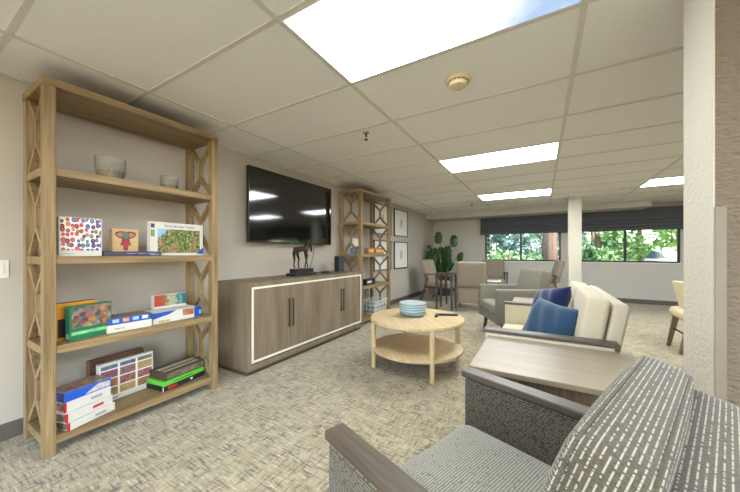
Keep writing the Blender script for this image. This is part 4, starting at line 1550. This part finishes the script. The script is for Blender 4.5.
def tree(label, x, y, h, r, mi, seed, trunk=0.12, low=0.12, nleaf=3400, ls=0.16, name='tree'):
    rnd = random.Random(seed)
    t = thing(name, label, 'tree' if name == 'tree' else 'shrub', (x, y, -0.12), 0, 'trees and shrubs outside the windows')
    MB().tube([(0, 0, 0), (0.03, 0, h * 0.3), (-0.04, 0.03, h * 0.6), (0, 0, h * 0.85)], [trunk, trunk * 0.85, trunk * 0.6, trunk * 0.2], 10).build('trunk', BARK, t, smooth=True)
    clumps = []
    for _ in range(26):
        a, b = rnd.uniform(0, 2 * PI), rnd.uniform(-1, 1)
        rr = r * rnd.uniform(0.35, 1) * math.sqrt(max(0.1, 1 - b * b * 0.8))
        clumps.append((rr * math.cos(a), rr * math.sin(a), h * (low + (1 - low) * (b + 1) / 2), r * rnd.uniform(0.22, 0.42)))
    m = MB()
    vs, fs = [], []
    for _ in range(nleaf):
        cx, cy, cz, cr = rnd.choice(clumps)
        d = Vector((rnd.gauss(0, 1), rnd.gauss(0, 1), rnd.gauss(0, 1)))
        d = d.normalized() * cr * rnd.uniform(0.55, 1)
        p = Vector((cx, cy, cz)) + d
        if p.z < 0.05:
            continue
        u = Vector((rnd.gauss(0, 1), rnd.gauss(0, 1), rnd.gauss(0, 1))).normalized()
        w = u.cross(Vector((rnd.gauss(0, 1), rnd.gauss(0, 1), rnd.gauss(0, 1)))).normalized()
        s = ls * rnd.uniform(0.6, 1.2)
        o = len(vs)
        vs += [p - u * s, p + w * s * 0.4, p + u * s, p - w * s * 0.4]
        fs.append((o, o + 1, o + 2, o + 3))
    m.add(vs, fs)
    me = bpy.data.meshes.new('foliage')
    me.from_pydata([tuple(v) for v in m.v], [], m.f)
    me.materials.append(LM[mi])
    o = bpy.data.objects.new('foliage', me)
    C.objects.link(o)
    o.parent = t
    return t


tree('blue green tree outside the left window, at its left edge', -4.2, 14.5, 4.2, 1.9, 2, 1)
tree('blue green tree outside the left window, left of the brown trunk', -2.3, 15.5, 4.5, 1.9, 2, 2)
tree('tall brown trunked tree outside the right half of the left window', 0.25, 13.2, 6.5, 1.6, 1, 3, trunk=0.3, low=0.6)
tree('mid green tree behind the brown trunk outside the left window', -0.6, 18.5, 5.0, 2.3, 2, 4)
tree('mid green tree just right of the square column outside', 1.9, 14.5, 4.2, 1.5, 1, 5, nleaf=3000)
tree('fresh green tree outside the left half of the right window', 3.6, 16.5, 4.5, 2.1, 0, 6, low=0.3, nleaf=3000)
tree('fresh green tree outside the middle of the right window', 5.4, 14.2, 3.8, 1.6, 0, 7, low=0.3, nleaf=3000)
tree('fresh green tree outside the right half of the right window', 7.6, 14.8, 4.4, 2.0, 0, 8, low=0.18, nleaf=3200)
tree('fresh green tree farther off beyond the parked cars', 9.5, 24, 6.5, 3.4, 0, 9, nleaf=3200, ls=0.24)
tree('pale green tree farther off beyond the parked cars, to the left', 3.0, 25, 6.5, 3.6, 0, 10, nleaf=3200, ls=0.24)
tree('dense green tree beyond the red car, behind the square column', 0.8, 26, 7.5, 3.6, 0, 21, low=0.05, nleaf=3600, ls=0.26)
tree('dense green tree at the far right beyond the parked cars', 14.5, 24, 7.5, 3.8, 0, 22, low=0.05, nleaf=3600, ls=0.26)
tree('far mid green tree beyond the lawn on the left', -4.5, 23, 6.5, 3.6, 1, 11, nleaf=3200, ls=0.24)
tree('far mid green tree beyond the lawn at far left', -9.0, 20, 6.0, 3.2, 2, 12, nleaf=2600, ls=0.24)
tree('low rounded shrub outside the left window', -3.2, 11.6, 1.5, 0.9, 2, 13, low=0.1, nleaf=1400, ls=0.09, name='shrub')
tree('low rounded shrub below the brown trunked tree', -1.0, 12.0, 1.4, 0.9, 1, 14, low=0.1, nleaf=1400, ls=0.09, name='shrub')


def car(label, x, y, col, rz=0.0):
    t = thing('car', label, 'car', (x, y, -0.1), rz, 'parked cars outside the windows')
    P_ = plain('car_paint_' + label.split()[0], col, 0.25, 0.1, var=0.02)
    low = [(-2.1, 0.3), (2.1, 0.3), (2.15, 0.6), (2.0, 0.85), (1.2, 0.95), (-1.6, 1.0), (-2.1, 0.9), (-2.18, 0.6)]
    cab = [(1.1, 0.95), (0.45, 1.38), (-0.9, 1.42), (-1.55, 0.98)]
    MB().prism(low, 'Y', -0.85, 0.85).build('body', P_, t, bevel=0.08, seg=3)
    MB().prism([(1.0, 0.94), (0.42, 1.34), (-0.88, 1.38), (-1.45, 0.96)], 'Y', -0.74, 0.74).build('window_glass', plain('car_glass', srgb(110, 120, 126), 0.1), t, bevel=0.05)
    B(-0.9, -0.7, 1.375, 0.4, 0.7, 1.41).build('roof', P_, t, bevel=0.02)
    for sx in (-1.35, 1.35):
        for sy in (-0.86, 0.70):
            MB().tube([(sx, sy, 0.32), (sx, sy + 0.16, 0.32)], 0.32, 20).build('wheel', plain('tyre_rubber', srgb(30, 30, 32), 0.8), t)


car('white car parked outside the right window, left of the mullion', 3.9, 18.6, srgb(226, 226, 228), 0.1)
car('silver car parked outside the right window, right of the mullion', 8.8, 20.2, srgb(200, 204, 210), -0.1)
car('red car parked at the left edge of the right window view', 2.6, 20.4, srgb(150, 40, 36), 0.0)
